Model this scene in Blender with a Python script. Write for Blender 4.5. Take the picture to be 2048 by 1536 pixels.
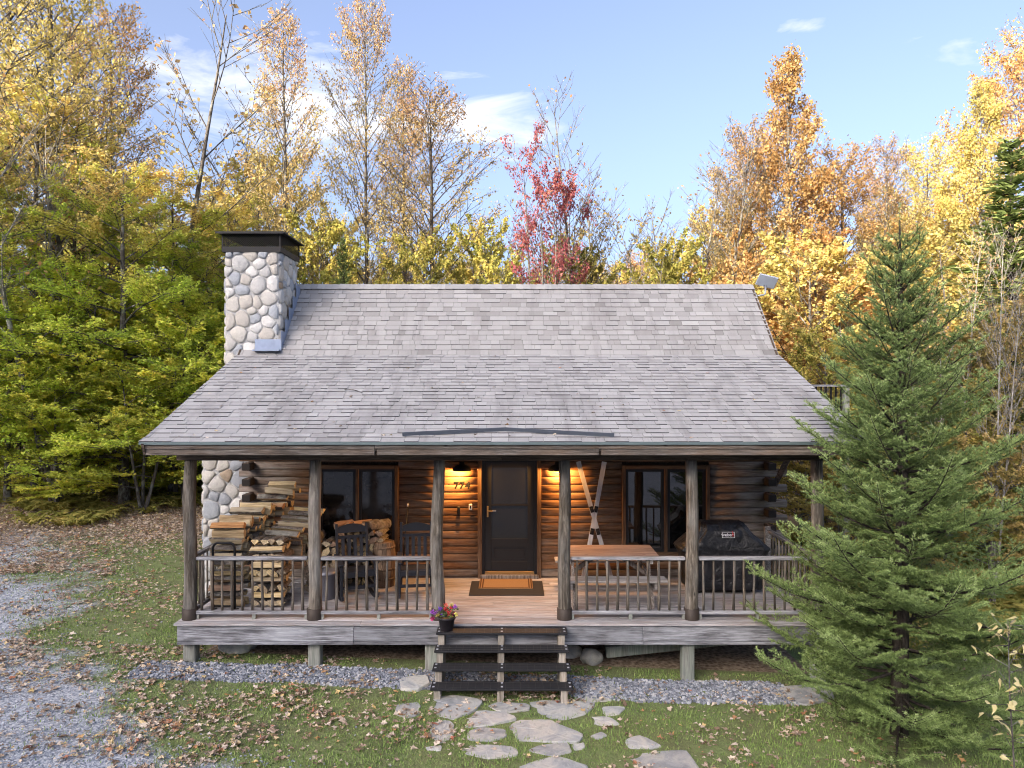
import bpy, math, random
import numpy as np
from mathutils import Vector, Matrix

# ------------------------------------------------------------------ camera, world, sun, exposure
for o in list(bpy.data.objects):
    bpy.data.objects.remove(o)
SC = bpy.context.scene
COL = SC.collection
R = math.radians
CAMZ = 4.26
FPX = 1420.0                     # focal length in pixels of the 2048 px wide photograph

cam = bpy.data.objects.new("camera", bpy.data.cameras.new("camera"))
COL.objects.link(cam)
cam.location = (0, 0, CAMZ)
cam.rotation_euler = (R(90), 0, 0)
cam.data.sensor_width = 36
cam.data.lens = FPX / 2048 * 36
cam.data.clip_end = 2000
SC.camera = cam

SUN_EL, SUN_AZ = 19.0, 38.0      # sun low, behind and to the left; its light travels to +x +y
wd = bpy.data.worlds.new("World")
SC.world = wd
wd.use_nodes = True
wn, wl = wd.node_tree.nodes, wd.node_tree.links
wn.clear()
wout = wn.new("ShaderNodeOutputWorld")
wbg = wn.new("ShaderNodeBackground")
sky = wn.new("ShaderNodeTexSky")
sky.sky_type = 'NISHITA'
sky.sun_disc = False
sky.sun_elevation = R(SUN_EL)
sky.sun_rotation = R(180 + SUN_AZ)
sky.altitude = 400
sky.air_density = 0.55
sky.dust_density = 10.0
sky.ozone_density = 2.2
wbg.inputs[1].default_value = 0.15
wtc = wn.new("ShaderNodeTexCoord")


def wmath(op, a, b=None, c=None):
    n = wn.new("ShaderNodeMath"); n.operation = op
    for i, v in enumerate((a, b, c)):
        if v is None:
            continue
        if isinstance(v, (int, float)):
            n.inputs[i].default_value = v
        else:
            wl.new(v, n.inputs[i])
    return n.outputs[0]


# thin cloud banks: streaky noise over the dome, gathered round a few cloud centres
wmap = wn.new("ShaderNodeMapping"); wmap.inputs['Scale'].default_value = (2.2, 2.2, 9.0)
wmap.inputs['Rotation'].default_value = (0, R(-14), 0)
wl.new(wtc.outputs['Generated'], wmap.inputs[0])
wno = wn.new("ShaderNodeTexNoise"); wno.inputs['Scale'].default_value = 2.6
wno.inputs['Detail'].default_value = 9; wno.inputs['Roughness'].default_value = 0.6; wno.inputs['Distortion'].default_value = 0.5
wl.new(wmap.outputs[0], wno.inputs['Vector'])
cover = None
for (px, py, rad, amp) in ((600, 215, .25, 1.0), (950, 225, .15, 1.0), (800, 240, .2, .6), (1612, 55, .035, .52), (1910, 95, .14, .62), (-500, 300, .3, .9), (2600, 250, .3, .9), (1500, -900, .3, .7)):
    d = Vector(((px - 1024) / FPX, 1, (768 - py) / FPX)).normalized()
    vd = wn.new("ShaderNodeVectorMath"); vd.operation = 'DISTANCE'
    vm = wn.new("ShaderNodeVectorMath"); vm.operation = 'MULTIPLY'
    vm.inputs[1].default_value = (1, 1, 2.3)
    vn = wn.new("ShaderNodeVectorMath"); vn.operation = 'NORMALIZE'
    wl.new(wtc.outputs['Generated'], vn.inputs[0]); wl.new(vn.outputs[0], vm.inputs[0])
    wl.new(vm.outputs[0], vd.inputs[0]); vd.inputs[1].default_value = (d.x, d.y, d.z * 2.3)
    g = wmath('MULTIPLY', wmath('MAXIMUM', wmath('SUBTRACT', 1.0, wmath('DIVIDE', vd.outputs['Value'], rad)), 0.0), amp)
    cover = g if cover is None else wmath('MAXIMUM', cover, g)
cl = wmath('SUBTRACT', wmath('ADD', wno.outputs['Fac'], wmath('MULTIPLY', wmath('POWER', cover, .6), .42)), .70)
clm = wn.new("ShaderNodeClamp"); wl.new(wmath('MULTIPLY', cl, 4.2), clm.inputs[0])
clf = wmath('MULTIPLY', clm.outputs[0], .85)
wmix = wn.new("ShaderNodeMix"); wmix.data_type = 'RGBA'
wtint = wn.new("ShaderNodeMix"); wtint.data_type = 'RGBA'; wtint.blend_type = 'MULTIPLY'; wtint.inputs[0].default_value = 1
wtint.inputs[7].default_value = (1.02, .985, .975, 1)
wsat = wn.new('ShaderNodeHueSaturation'); wsat.inputs['Saturation'].default_value = .90; wsat.inputs['Value'].default_value = 1.02
wl.new(sky.outputs[0], wsat.inputs['Color']); wl.new(wsat.outputs[0], wtint.inputs[6])
wl.new(clf, wmix.inputs[0]); wl.new(wtint.outputs[2], wmix.inputs[6])
wmix.inputs[7].default_value = (2.2, 2.2, 2.3, 1)
wl.new(wmix.outputs[2], wbg.inputs[0])
wl.new(wbg.outputs[0], wout.inputs[0])

sl = bpy.data.lights.new("sun", 'SUN')
sl.energy = 3.7
sl.angle = R(0.5)
sl.color = (1.0, 0.86, 0.66)
sun = bpy.data.objects.new("sun", sl)
COL.objects.link(sun)
sdir = Vector((math.sin(R(SUN_AZ)) * math.cos(R(SUN_EL)), math.cos(R(SUN_AZ)) * math.cos(R(SUN_EL)), -math.sin(R(SUN_EL))))
sun.rotation_euler = sdir.to_track_quat('-Z', 'Y').to_euler()
sun.location = (-30, -20, 40)

SC.view_settings.view_transform = 'Standard'
SC.view_settings.look = 'None'
SC.view_settings.gamma = 1
SC.view_settings.use_curve_mapping = False
SC.view_settings.exposure = 2.0
SC.render.engine = 'CYCLES'
SC.cycles.use_denoising = True
SC.cycles.filter_width = 1.1
SC.cycles.max_bounces = 8
SC.cycles.diffuse_bounces = 5
SC.cycles.glossy_bounces = 3
SC.cycles.transmission_bounces = 4
SC.cycles.transparent_max_bounces = 6
SC.cycles.sample_clamp_indirect = 6

rng = np.random.default_rng(7)
random.seed(7)

# ------------------------------------------------------------------ helpers


def tag(o, label=None, cat=None, group=None, kind=None):
    if label: o["label"] = label
    if cat: o["category"] = cat
    if group: o["group"] = group
    if kind: o["kind"] = kind
    return o


def link(o, parent=None):
    COL.objects.link(o)
    if parent is not None:
        o.parent = parent
    return o


def empty(name, loc=(0, 0, 0), rz=0.0, parent=None):
    o = bpy.data.objects.new(name, None)
    o.empty_display_size = 0.2
    link(o, parent)
    o.location = loc
    o.rotation_euler = (0, 0, rz)
    return o


def mesh_np(name, V, F, attrs=None, smooth=None):
    """V (n,3), F (m,k) one polygon size; attrs {name: per-vertex floats}"""
    V = np.asarray(V, np.float32); F = np.asarray(F, np.int32)
    me = bpy.data.meshes.new(name)
    m, k = F.shape
    me.vertices.add(len(V)); me.vertices.foreach_set('co', V.ravel())
    me.loops.add(m * k); me.loops.foreach_set('vertex_index', F.ravel())
    me.polygons.add(m); me.polygons.foreach_set('loop_start', np.arange(0, m * k, k, dtype=np.int32))
    if smooth is not None:
        me.polygons.foreach_set('use_smooth', np.full(m, bool(smooth)) if np.isscalar(smooth) else np.asarray(smooth, bool))
    else:
        me.polygons.foreach_set('use_smooth', np.zeros(m, bool))
    me.update(calc_edges=True)
    for a, v in (attrs or {}).items():
        at = me.attributes.new(a, 'FLOAT', 'POINT')
        at.data.foreach_set('value', np.asarray(v, np.float32))
    return me


class MB:
    """collects simple solids, then builds them as one mesh object"""

    def __init__(s):
        s.v = []; s.f = []; s.sm = []; s.mi = []

    def add(s, v, f, smooth=False, mi=0):
        b = len(s.v)
        s.v += [tuple(p) for p in v]
        s.f += [[i + b for i in q] for q in f]
        s.sm += [smooth] * len(f) if not isinstance(smooth, list) else smooth
        s.mi += [mi] * len(f) if not isinstance(mi, list) else mi
        return s

    def box(s, a, b, mat=None, bev=0.0, mi=0):
        x0, y0, z0 = a; x1, y1, z1 = b
        if bev > 0:
            e = min(bev, abs(x1 - x0) * .4, abs(y1 - y0) * .4, abs(z1 - z0) * .4)
            return s.bevbox(a, b, e, mat, mi)
        v = [(x0, y0, z0), (x1, y0, z0), (x1, y1, z0), (x0, y1, z0), (x0, y0, z1), (x1, y0, z1), (x1, y1, z1), (x0, y1, z1)]
        if mat is not None: v = [mat @ Vector(p) for p in v]
        return s.add(v, [(0, 3, 2, 1), (4, 5, 6, 7), (0, 1, 5, 4), (1, 2, 6, 5), (2, 3, 7, 6), (3, 0, 4, 7)], False, mi)

    def bevbox(s, a, b, e, mat=None, mi=0):
        a = np.minimum(a, b) * 1.0, np.maximum(a, b) * 1.0
        lo, hi = a
        v = []; idx = {}
        for ix in (0, 1):
            for iy in (0, 1):
                for iz in (0, 1):
                    c = [(lo, hi)[i][k] for k, i in enumerate((ix, iy, iz))]
                    sgn = [1 if i == 0 else -1 for i in (ix, iy, iz)]
                    for ax in range(3):
                        p = list(c)
                        for k in range(3):
                            if k != ax: p[k] += sgn[k] * e
                        idx[(ix, iy, iz, ax)] = len(v); v.append(tuple(p))
        f = []
        for ax in range(3):
            o1, o2 = [(1, 2), (0, 2), (0, 1)][ax]
            for sd in (0, 1):
                q = []
                for (p1, p2) in ((0, 0), (1, 0), (1, 1), (0, 1)):
                    k = [0, 0, 0]; k[ax] = sd; k[o1] = p1; k[o2] = p2
                    q.append(idx[(k[0], k[1], k[2], ax)])
                if (sd == 0) != (ax == 1): q = q[::-1]
                f.append(q)
        for ax in range(3):            # edge strips along ax
            o1, o2 = [(1, 2), (0, 2), (0, 1)][ax]
            for p1 in (0, 1):
                for p2 in (0, 1):
                    k0 = [0, 0, 0]; k0[o1] = p1; k0[o2] = p2
                    k1 = list(k0); k1[ax] = 1
                    f.append([idx[(*k0, o1)], idx[(*k1, o1)], idx[(*k1, o2)], idx[(*k0, o2)]])
        for ix in (0, 1):
            for iy in (0, 1):
                for iz in (0, 1):
                    f.append([idx[(ix, iy, iz, k)] for k in range(3)])
        if mat is not None: v = [mat @ Vector(p) for p in v]
        return s.add(v, f, False, mi)

    def bar(s, p, q, w, h, bev=0.0, up=(0, 0, 1), mi=0):
        p = Vector(p); q = Vector(q); d = q - p
        L = d.length; d.normalize()
        u = Vector(up)
        if abs(d.dot(u)) > .98: u = Vector((0, 1, 0))
        x = d.cross(u).normalized(); z = x.cross(d)
        M = Matrix(((x.x, d.x, z.x, p.x), (x.y, d.y, z.y, p.y), (x.z, d.z, z.z, p.z), (0, 0, 0, 1)))
        return s.box((-w / 2, 0, -h / 2), (w / 2, L, h / 2), M, bev, mi)

    def tube(s, pts, rad, n=8, cap=True, mi=0, smooth=True, closed=False):
        pts = [Vector(p) for p in pts]
        if np.isscalar(rad): rad = [rad] * len(pts)
        v = []; f = []
        pu = None
        for i, p in enumerate(pts):
            d = (pts[min(i + 1, len(pts) - 1)] - pts[max(i - 1, 0)])
            if closed: d = pts[(i + 1) % len(pts)] - pts[i - 1]
            d.normalize()
            u = Vector((0, 0, 1)) if pu is None else pu
            if pu is None and abs(d.z) > .9: u = Vector((1, 0, 0))
            x = (u - d * u.dot(d)).normalized(); pu = x
            y = d.cross(x)
            for k in range(n):
                a = 2 * math.pi * k / n
                v.append(p + (x * math.cos(a) + y * math.sin(a)) * rad[i])
        m = len(pts)
        for i in range(m if closed else m - 1):
            for k in range(n):
                i2 = (i + 1) % m
                f.append([i * n + k, i * n + (k + 1) % n, i2 * n + (k + 1) % n, i2 * n + k])
        sm = [smooth] * len(f)
        if cap and not closed:
            f.append(list(range(n))[::-1]); f.append([(m - 1) * n + k for k in range(n)])
            sm += [False, False]
        return s.add(v, f, sm, mi)

    def lathe(s, prof, n=20, c=(0, 0, 0), cap=True, mi=0, smooth=True):
        v = []; f = []
        for (r, z) in prof:
            for k in range(n):
                a = 2 * math.pi * k / n
                v.append((c[0] + r * math.cos(a), c[1] + r * math.sin(a), c[2] + z))
        for i in range(len(prof) - 1):
            for k in range(n):
                f.append([i * n + k, i * n + (k + 1) % n, (i + 1) * n + (k + 1) % n, (i + 1) * n + k])
        sm = [smooth] * len(f)
        if cap:
            f.append(list(range(n))[::-1]); f.append([(len(prof) - 1) * n + k for k in range(n)]); sm += [False, False]
        return s.add(v, f, sm, mi)

    def prism(s, poly, axis, a, b, mi=0, smooth=False):
        """extrude a 2-D polygon along axis (0,1,2) from a to b"""
        def P(p, t):
            q = list(p); q.insert(axis, t); return tuple(q)
        n = len(poly)
        v = [P(p, a) for p in poly] + [P(p, b) for p in poly]
        f = [[i, (i + 1) % n, n + (i + 1) % n, n + i] for i in range(n)]
        sm = [smooth] * n + [False, False]
        f += [list(range(n))[::-1], [n + i for i in range(n)]]
        return s.add(v, f, sm, mi)

    def mesh(s, name):
        me = bpy.data.meshes.new(name)
        me.from_pydata(s.v, [], s.f)
        me.polygons.foreach_set('use_smooth', s.sm)
        me.polygons.foreach_set('material_index', s.mi)
        import bmesh
        bm = bmesh.new(); bm.from_mesh(me)
        bmesh.ops.recalc_face_normals(bm, faces=bm.faces)
        bm.to_mesh(me); bm.free()
        return me

    def build(s, name, mat, parent=None, loc=None):
        me = s.mesh(name)
        for m in (mat if isinstance(mat, (list, tuple)) else [mat]):
            me.materials.append(m)
        o = bpy.data.objects.new(name, me)
        link(o, parent)
        if loc is not None: o.location = loc
        return o


def vnoise(x, y, seed=0):
    x = np.asarray(x, float); y = np.asarray(y, float)
    xi = np.floor(x).astype(np.int64); yi = np.floor(y).astype(np.int64)
    fx = x - xi; fy = y - yi
    fx = fx * fx * (3 - 2 * fx); fy = fy * fy * (3 - 2 * fy)

    def h(a, b):
        n = (a * 374761393 + b * 668265263 + seed * 1442695041) & 0xffffffff
        n = ((n ^ (n >> 13)) * 1274126177) & 0xffffffff
        return ((n ^ (n >> 16)) & 0xffff) / 65535.0
    return (h(xi, yi) * (1 - fx) + h(xi + 1, yi) * fx) * (1 - fy) + (h(xi, yi + 1) * (1 - fx) + h(xi + 1, yi + 1) * fx) * fy


def fbm(x, y, seed=0, oct=4):
    s = 0; a = .5; t = 0
    for i in range(oct):
        s = s + a * vnoise(np.asarray(x) * 2 ** i, np.asarray(y) * 2 ** i, seed + i * 17); t += a; a *= .5
    return s / t


# ------------------------------------------------------------------ materials


class NT:
    def __init__(s, name):
        s.m = bpy.data.materials.new(name); s.m.use_nodes = True
        s.n = s.m.node_tree.nodes; s.l = s.m.node_tree.links
        s.n.clear()
        s.out = s.n.new("ShaderNodeOutputMaterial")
        s.b = s.n.new("ShaderNodeBsdfPrincipled")
        s.l.new(s.b.outputs[0], s.out.inputs[0])

    def set(s, sock, v):
        if hasattr(v, 'is_linked'): s.l.new(v, sock)
        else: sock.default_value = v

    def node(s, t, **kw):
        n = s.n.new(t)
        for k, v in kw.items(): setattr(n, k, v)
        return n

    def coords(s, kind='Object', scale=(1, 1, 1), rnd=True, rot=(0, 0, 0)):
        tc = s.node("ShaderNodeTexCoord")
        v = tc.outputs[kind]
        if rnd:
            oi = s.node("ShaderNodeObjectInfo")
            m = s.math('MULTIPLY', oi.outputs['Random'], 57.0)
            va = s.node("ShaderNodeVectorMath"); va.operation = 'ADD'
            s.l.new(v, va.inputs[0]); s.l.new(m, va.inputs[1]); v = va.outputs[0]
        mp = s.node("ShaderNodeMapping")
        mp.inputs['Scale'].default_value = scale; mp.inputs['Rotation'].default_value = rot
        s.l.new(v, mp.inputs[0])
        return mp.outputs[0]

    def noise(s, vec, scale=5, detail=4, rough=.55, dist=0.0):
        n = s.node("ShaderNodeTexNoise")
        n.inputs['Scale'].default_value = scale; n.inputs['Detail'].default_value = detail
        n.inputs['Roughness'].default_value = rough; n.inputs['Distortion'].default_value = dist
        if vec is not None: s.l.new(vec, n.inputs['Vector'])
        return n.outputs['Fac']

    def vor(s, vec, scale=5, out='Distance', feature='F1', rnd=1.0):
        n = s.node("ShaderNodeTexVoronoi"); n.feature = feature
        n.inputs['Scale'].default_value = scale
        if 'Randomness' in n.inputs: n.inputs['Randomness'].default_value = rnd
        if vec is not None: s.l.new(vec, n.inputs['Vector'])
        return n.outputs[out]

    def math(s, op, a, b=None, c=None):
        n = s.node("ShaderNodeMath"); n.operation = op
        for i, v in enumerate((a, b, c)):
            if v is not None: s.set(n.inputs[i], v)
        return n.outputs[0]

    def ramp(s, fac, stops, interp='LINEAR'):
        n = s.node("ShaderNodeValToRGB")
        cr = n.color_ramp; cr.interpolation = interp
        while len(cr.elements) < len(stops): cr.elements.new(0.5)
        for e, (p, c) in zip(cr.elements, stops):
            e.position = p; e.color = (*c[:3], 1) if not isinstance(c, (int, float)) else (c, c, c, 1)
        s.set(n.inputs[0], fac)
        return n.outputs[0]

    def mix(s, fac, a, b, mode='MIX'):
        n = s.node("ShaderNodeMix"); n.data_type = 'RGBA'; n.blend_type = mode
        s.set(n.inputs[0], fac)
        s.set(n.inputs[6], (*a, 1) if isinstance(a, tuple) and len(a) == 3 else a)
        s.set(n.inputs[7], (*b, 1) if isinstance(b, tuple) and len(b) == 3 else b)
        return n.outputs[2]

    def attr(s, name):
        return s.node("ShaderNodeAttribute", attribute_name=name).outputs['Fac']

    def rand(s):
        return s.node("ShaderNodeObjectInfo").outputs['Random']

    def hsv(s, col, h=.5, sa=1., v=1.):
        n = s.node("ShaderNodeHueSaturation")
        s.set(n.inputs['Hue'], h); s.set(n.inputs['Saturation'], sa); s.set(n.inputs['Value'], v)
        s.set(n.inputs['Color'], col)
        return n.outputs[0]

    def bump(s, h, strength=.3, dist=.01):
        n = s.node("ShaderNodeBump")
        n.inputs['Strength'].default_value = strength; n.inputs['Distance'].default_value = dist
        s.l.new(h, n.inputs['Height']); s.l.new(n.outputs[0], s.b.inputs['Normal'])

    def fin(s, col=None, rough=.8, metal=0., spec=.3):
        if col is not None: s.set(s.b.inputs['Base Color'], (*col, 1) if isinstance(col, tuple) and len(col) == 3 else col)
        s.set(s.b.inputs['Roughness'], rough); s.set(s.b.inputs['Metallic'], metal)
        s.b.inputs['Specular IOR Level'].default_value = spec
        return s.m


def wood(name, dark, mid, light, axis=0, rough=.85, patch=None, pamt=.5, knots=True, bump=.35, fine=1.0):
    """weathered timber: long grain along axis, knots, blotchy bleaching, a tone of its own for each piece"""
    t = NT(name)
    sc = [26.0 * fine] * 3; sc[axis] = 1.3
    g = t.noise(t.coords(scale=tuple(sc)), 1.6, 7, .65, .6)
    sc2 = [60.0 * fine] * 3; sc2[axis] = 3
    g2 = t.noise(t.coords(scale=tuple(sc2)), 2.0, 3, .6)
    gg = t.math('ADD', t.math('MULTIPLY', g, .7), t.math('MULTIPLY', g2, .3))
    col = t.ramp(gg, [(.36, dark), (.5, mid), (.62, light)])
    st_ = [9.0 * fine] * 3; st_[axis] = .8
    stain = t.ramp(t.noise(t.coords(scale=tuple(st_)), 1.3, 6, .7, .8), [(.54, 0), (.68, 1)])
    col = t.mix(t.math('MULTIPLY', stain, .6), col, tuple(c * .75 for c in dark))
    if knots:
        sk = [6.0] * 3; sk[axis] = 2.2
        k = t.vor(t.coords(scale=tuple(sk)), 1.1)
        col = t.mix(t.ramp(k, [(.03, .85), (.11, 0)]), col, tuple(c * .4 for c in dark))
    if patch:
        sp = [4.0] * 3; sp[axis] = 1.1
        p = t.ramp(t.noise(t.coords(scale=tuple(sp)), 1.4, 5, .6), [(.42, 0), (.66, 1)])
        col = t.mix(t.math('MULTIPLY', p, pamt), col, patch)
    v = t.math('ADD', .76, t.math('MULTIPLY', t.rand(), .48))
    col = t.hsv(col, v=v)
    t.bump(g, bump, .006)
    return t.fin(col, rough, spec=.2)


def plain(name, col, rough=.6, metal=0., spec=.4, var=.15, scale=8):
    t = NT(name)
    n = t.noise(t.coords(), scale, 5, .6)
    c = t.hsv((*col, 1), v=t.math('ADD', 1 - var, t.math('MULTIPLY', n, 2 * var)))
    r = t.math('ADD', rough - .08, t.math('MULTIPLY', n, .16))
    t.bump(n, .1, .004)
    return t.fin(c, r, metal, spec)


M = {}
M['rail_x'] = wood('rail_wood_x', (.075, .072, .072), (.20, .195, .20), (.36, .36, .38), 0, patch=(.46, .47, .50), pamt=.5)
M['rail_y'] = wood('rail_wood_y', (.06, .055, .05), (.16, .15, .145), (.30, .29, .29), 1)
M['baluster'] = wood('baluster_wood', (.028, .023, .018), (.095, .078, .058), (.22, .19, .15), 2, patch=(.22, .22, .215), pamt=.35, knots=False)
M['post'] = wood('post_wood', (.032, .026, .020), (.105, .088, .068), (.245, .215, .175), 2, patch=(.25, .245, .23), pamt=.45, bump=.7, fine=.55)
M['deck'] = wood('deck_wood', (.17, .16, .16), (.36, .345, .345), (.52, .51, .52), 0, patch=(.33, .25, .20), pamt=.4, knots=False)
M['rim'] = wood('rim_wood', (.035, .035, .038), (.15, .15, .16), (.34, .345, .365), 0, patch=(.44, .455, .49), pamt=.5)
M['stilt'] = wood('stilt_wood', (.13, .13, .115), (.25, .25, .22), (.36, .36, .32), 2, patch=(.22, .28, .24), pamt=.5)
M['fascia'] = wood('fascia_wood', (.04, .033, .027), (.11, .094, .08), (.21, .19, .17), 0, patch=(.22, .14, .085), pamt=.3)
M['beam'] = wood('beam_wood', (.03, .022, .016), (.07, .052, .038), (.13, .10, .08), 0)
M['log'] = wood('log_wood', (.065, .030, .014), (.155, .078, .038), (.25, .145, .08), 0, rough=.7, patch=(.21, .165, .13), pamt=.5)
M['log_grey'] = wood('log_wood_weathered', (.07, .048, .036), (.165, .122, .092), (.29, .24, .20), 0, rough=.8, patch=(.30, .275, .25), pamt=.65)
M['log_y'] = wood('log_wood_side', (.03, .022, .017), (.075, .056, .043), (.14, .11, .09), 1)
M['log_end'] = plain('log_end_grain', (.022, .018, .016), .9, var=.5, scale=20)
M['trim'] = wood('trim_wood', (.045, .026, .016), (.10, .058, .034), (.16, .10, .06), 2)
M['trim_x'] = wood('trim_wood_x', (.045, .026, .016), (.10, .058, .034), (.16, .10, .06), 0)
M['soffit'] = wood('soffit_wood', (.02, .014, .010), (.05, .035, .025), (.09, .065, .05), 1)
M['step_wood'] = wood('step_wood', (.14, .115, .085), (.30, .26, .205), (.43, .385, .32), 2, patch=(.3, .3, .29), pamt=.4)
M['table_top'] = wood('table_top_wood', (.11, .075, .062), (.22, .155, .13), (.32, .24, .205), 0, patch=(.3, .24, .2), pamt=.4)
M['table_grey'] = wood('table_bench_wood', (.15, .135, .125), (.30, .28, .265), (.44, .42, .41), 0)
M['table_leg'] = wood('table_leg_wood', (.07, .055, .045), (.19, .16, .135), (.34, .31, .29), 2)
M['stair_tread'] = plain('rubber_tread', (.018, .018, .02), .62, spec=.3, var=.3)
M['tread_line'] = plain('rubber_rib', (.07, .062, .056), .7)
M['tread_pad'] = plain('rubber_pad', (.42, .43, .46), .6)
M['black_metal'] = plain('black_metal', (.009, .009, .010), .5, .1, .3)
M['black_rubber'] = plain('black_rubber', (.026, .024, .024), .85)
M['dark_paint'] = plain('door_paint', (.012, .013, .015), .5, 0, .3, .2)
M['chair_paint'] = plain('chair_paint', (.018, .020, .027), .6, 0, .3, .25, 20)
M['brass'] = plain('brass_strip', (.42, .30, .14), .38, .85)
M['steel'] = plain('galvanised_steel', (.36, .38, .42), .45, .7, .5)
M['bucket'] = plain('bucket_steel', (.20, .21, .25), .5, .5, .5)
M['lead'] = plain('lead_flashing', (.25, .30, .40), .55, .3, .4, .3, 6)
M['drip'] = plain('drip_edge_metal', (.13, .17, .17), .45, .3, .4)
M['diverter'] = plain('diverter_metal', (.085, .10, .125), .6, .2, .4)
M['dish'] = plain('dish_plastic', (.42, .47, .55), .5)
M['sleeve'] = plain('post_sleeve_metal', (.05, .038, .03), .6, .3, .4, .4)
M['mortar'] = plain('mortar', (.42, .42, .41), .95, 0, .1, .25, 30)
M['coir'] = plain('coir_mat', (.27, .165, .08), .95, 0, .1, .3, 60)
M['coir_dark'] = plain('coir_stripe', (.09, .045, .022), .95, 0, .1, .3, 60)
M['pot'] = plain('pot_plastic', (.022, .018, .022), .45)
M['bark'] = None


def bark_mat(name, dark, light, lich=None):
    t = NT(name)
    n = t.noise(t.coords(scale=(9, 9, 2.2)), 2.2, 6, .7, .4)
    col = t.ramp(n, [(.34, dark), (.62, light)])
    if lich:
        p = t.ramp(t.noise(t.coords(scale=(3, 3, 1.6)), 1.8, 4, .6), [(.52, 0), (.62, 1)])
        col = t.mix(t.math('MULTIPLY', p, .7), col, lich)
    t.bump(n, .6, .03)
    return t.fin(col, .95, spec=.1)


M['bark'] = bark_mat('bark', (.035, .03, .026), (.15, .135, .12), (.27, .28, .26))
M['bark_dark'] = bark_mat('bark_dark', (.018, .015, .012), (.07, .06, .05))
M['bark_pale'] = bark_mat('bark_pale', (.10, .09, .08), (.33, .31, .28), (.42, .42, .39))
M['log_bark'] = bark_mat('firewood_bark', (.05, .042, .035), (.20, .175, .15), (.25, .25, .22))


def split_wood(name, a, b, c):
    t = NT(name)
    n = t.noise(t.coords(scale=(3, 34, 34)), 1.5, 5, .6)
    col = t.ramp(n, [(.3, a), (.52, b), (.7, c)])
    col = t.hsv(col, v=t.math('ADD', .72, t.math('MULTIPLY', t.rand(), .5)), sa=t.math('ADD', .75, t.math('MULTIPLY', t.rand(), .4)))
    t.bump(n, .35, .005)
    return t.fin(col, .85, spec=.15)


M['split'] = split_wood('split_wood', (.30, .215, .115), (.52, .41, .24), (.66, .56, .38))
M['split_old'] = split_wood('split_wood_old', (.15, .11, .065), (.32, .24, .15), (.46, .37, .25))
M['split_red'] = split_wood('split_wood_red', (.22, .11, .05), (.40, .22, .11), (.52, .32, .17))

# fieldstone
t = NT('fieldstone')
v = t.coords(rnd=True)
r = t.rand()
base = t.ramp(r, [(0, (.46, .455, .435)), (.14, (.53, .505, .45)), (.30, (.36, .38, .40)), (.44, (.58, .57, .54)), (.62, (.47, .44, .39)), (.76, (.31, .325, .345)), (.86, (.50, .48, .44)), (.95, (.33, .26, .19)), (1, (.45, .42, .38))], 'CONSTANT')
n1 = t.noise(v, 9, 8, .75, .6); n2 = t.noise(v, 32, 5, .8)
col = t.hsv(base, v=t.math('ADD', .45, t.math('ADD', t.math('MULTIPLY', n1, .65), t.math('MULTIPLY', n2, .5))))
t.bump(t.math('ADD', n1, t.math('MULTIPLY', n2, .5)), .8, .03)
M['stone'] = t.fin(col, .9, spec=.15)

# flat grey path stone
t = NT('flagstone')
v = t.coords(rnd=True)
n1 = t.noise(v, 3.5, 7, .65, .8); n2 = t.noise(v, 40, 4, .7)
base = t.ramp(n1, [(.32, (.27, .28, .28)), (.46, (.40, .40, .385)), (.58, (.52, .495, .44)), (.7, (.33, .33, .30))])
col = t.hsv(base, v=t.math('ADD', .66, t.math('ADD', t.math('MULTIPLY', n2, .32), t.math('MULTIPLY', t.rand(), .25))))
t.bump(t.math('ADD', n1, t.math('MULTIPLY', n2, .25)), .5, .02)
M['flag'] = t.fin(col, .92, spec=.15)

# gravel pebbles
t = NT('gravel_stone')
col = t.ramp(t.attr('rnd'), [(0, (.11, .12, .14)), (.4, (.21, .225, .255)), (.75, (.33, .35, .385)), (.93, (.48, .49, .51)), (1, (.42, .385, .34))])
M['pebble'] = t.fin(col, .9, spec=.2)

# shingles: granules, per-tab tone, algae streaks that run down the slope
t = NT('shingle')
v = t.coords(rnd=False)
rn = t.attr('rnd')
gr = t.noise(v, 190, 2, .8)
blot = t.noise(t.coords(rnd=False, scale=(1.0, .45, .45)), 1.5, 5, .6)
base = t.ramp(rn, [(0, (.205, .197, .188)), (.35, (.315, .308, .298)), (.65, (.365, .357, .346)), (1, (.43, .422, .41))])
col = t.mix(t.ramp(blot, [(.52, 0), (.72, .55)]), base, (.17, .158, .155))
stk = t.noise(t.coords(rnd=False, scale=(2.6, .22, .22)), 1.6, 5, .65)
col = t.mix(t.ramp(stk, [(.55, 0), (.74, .5)]), col, (.15, .145, .14))
col = t.hsv(col, v=t.math('ADD', .72, t.math('MULTIPLY', gr, .56)))
t.bump(gr, .4, .004)
M['shingle'] = t.fin(col, .93, spec=.15)
M['shingle_edge_shade'] = plain('shingle_cut_edge_shade', (.075, .07, .075), .95)  # dark cut edge that also stands in for the shadow under each tab
M['roof_deck'] = plain('roof_deck', (.045, .035, .03), .9)

# glass: dark panes that mirror the yard
t = NT('window_glass')
n = t.noise(t.coords(rnd=True), 1.2, 2, .5)
t.bump(n, .05, .02)
t.b.inputs['IOR'].default_value = 1.52
M['glass'] = t.fin((.006, .007, .008), .03, 0, .9)
t = NT('screen_glass')
n = t.noise(t.coords(rnd=True), 300, 1, .5)
M['screen'] = t.fin(t.ramp(n, [(.3, (.007, .0075, .0075)), (.7, (.018, .019, .018))]), .14, 0, .5)

t = NT('dim_glass')
n = t.noise(t.coords(rnd=True), 2.2, 5, .6)
t.bump(n, .12, .02)
M['dim_glass'] = t.fin(t.ramp(n, [(.4, (.008, .008, .008)), (.62, (.03, .03, .03))]), .09, 0, .6)
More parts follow.
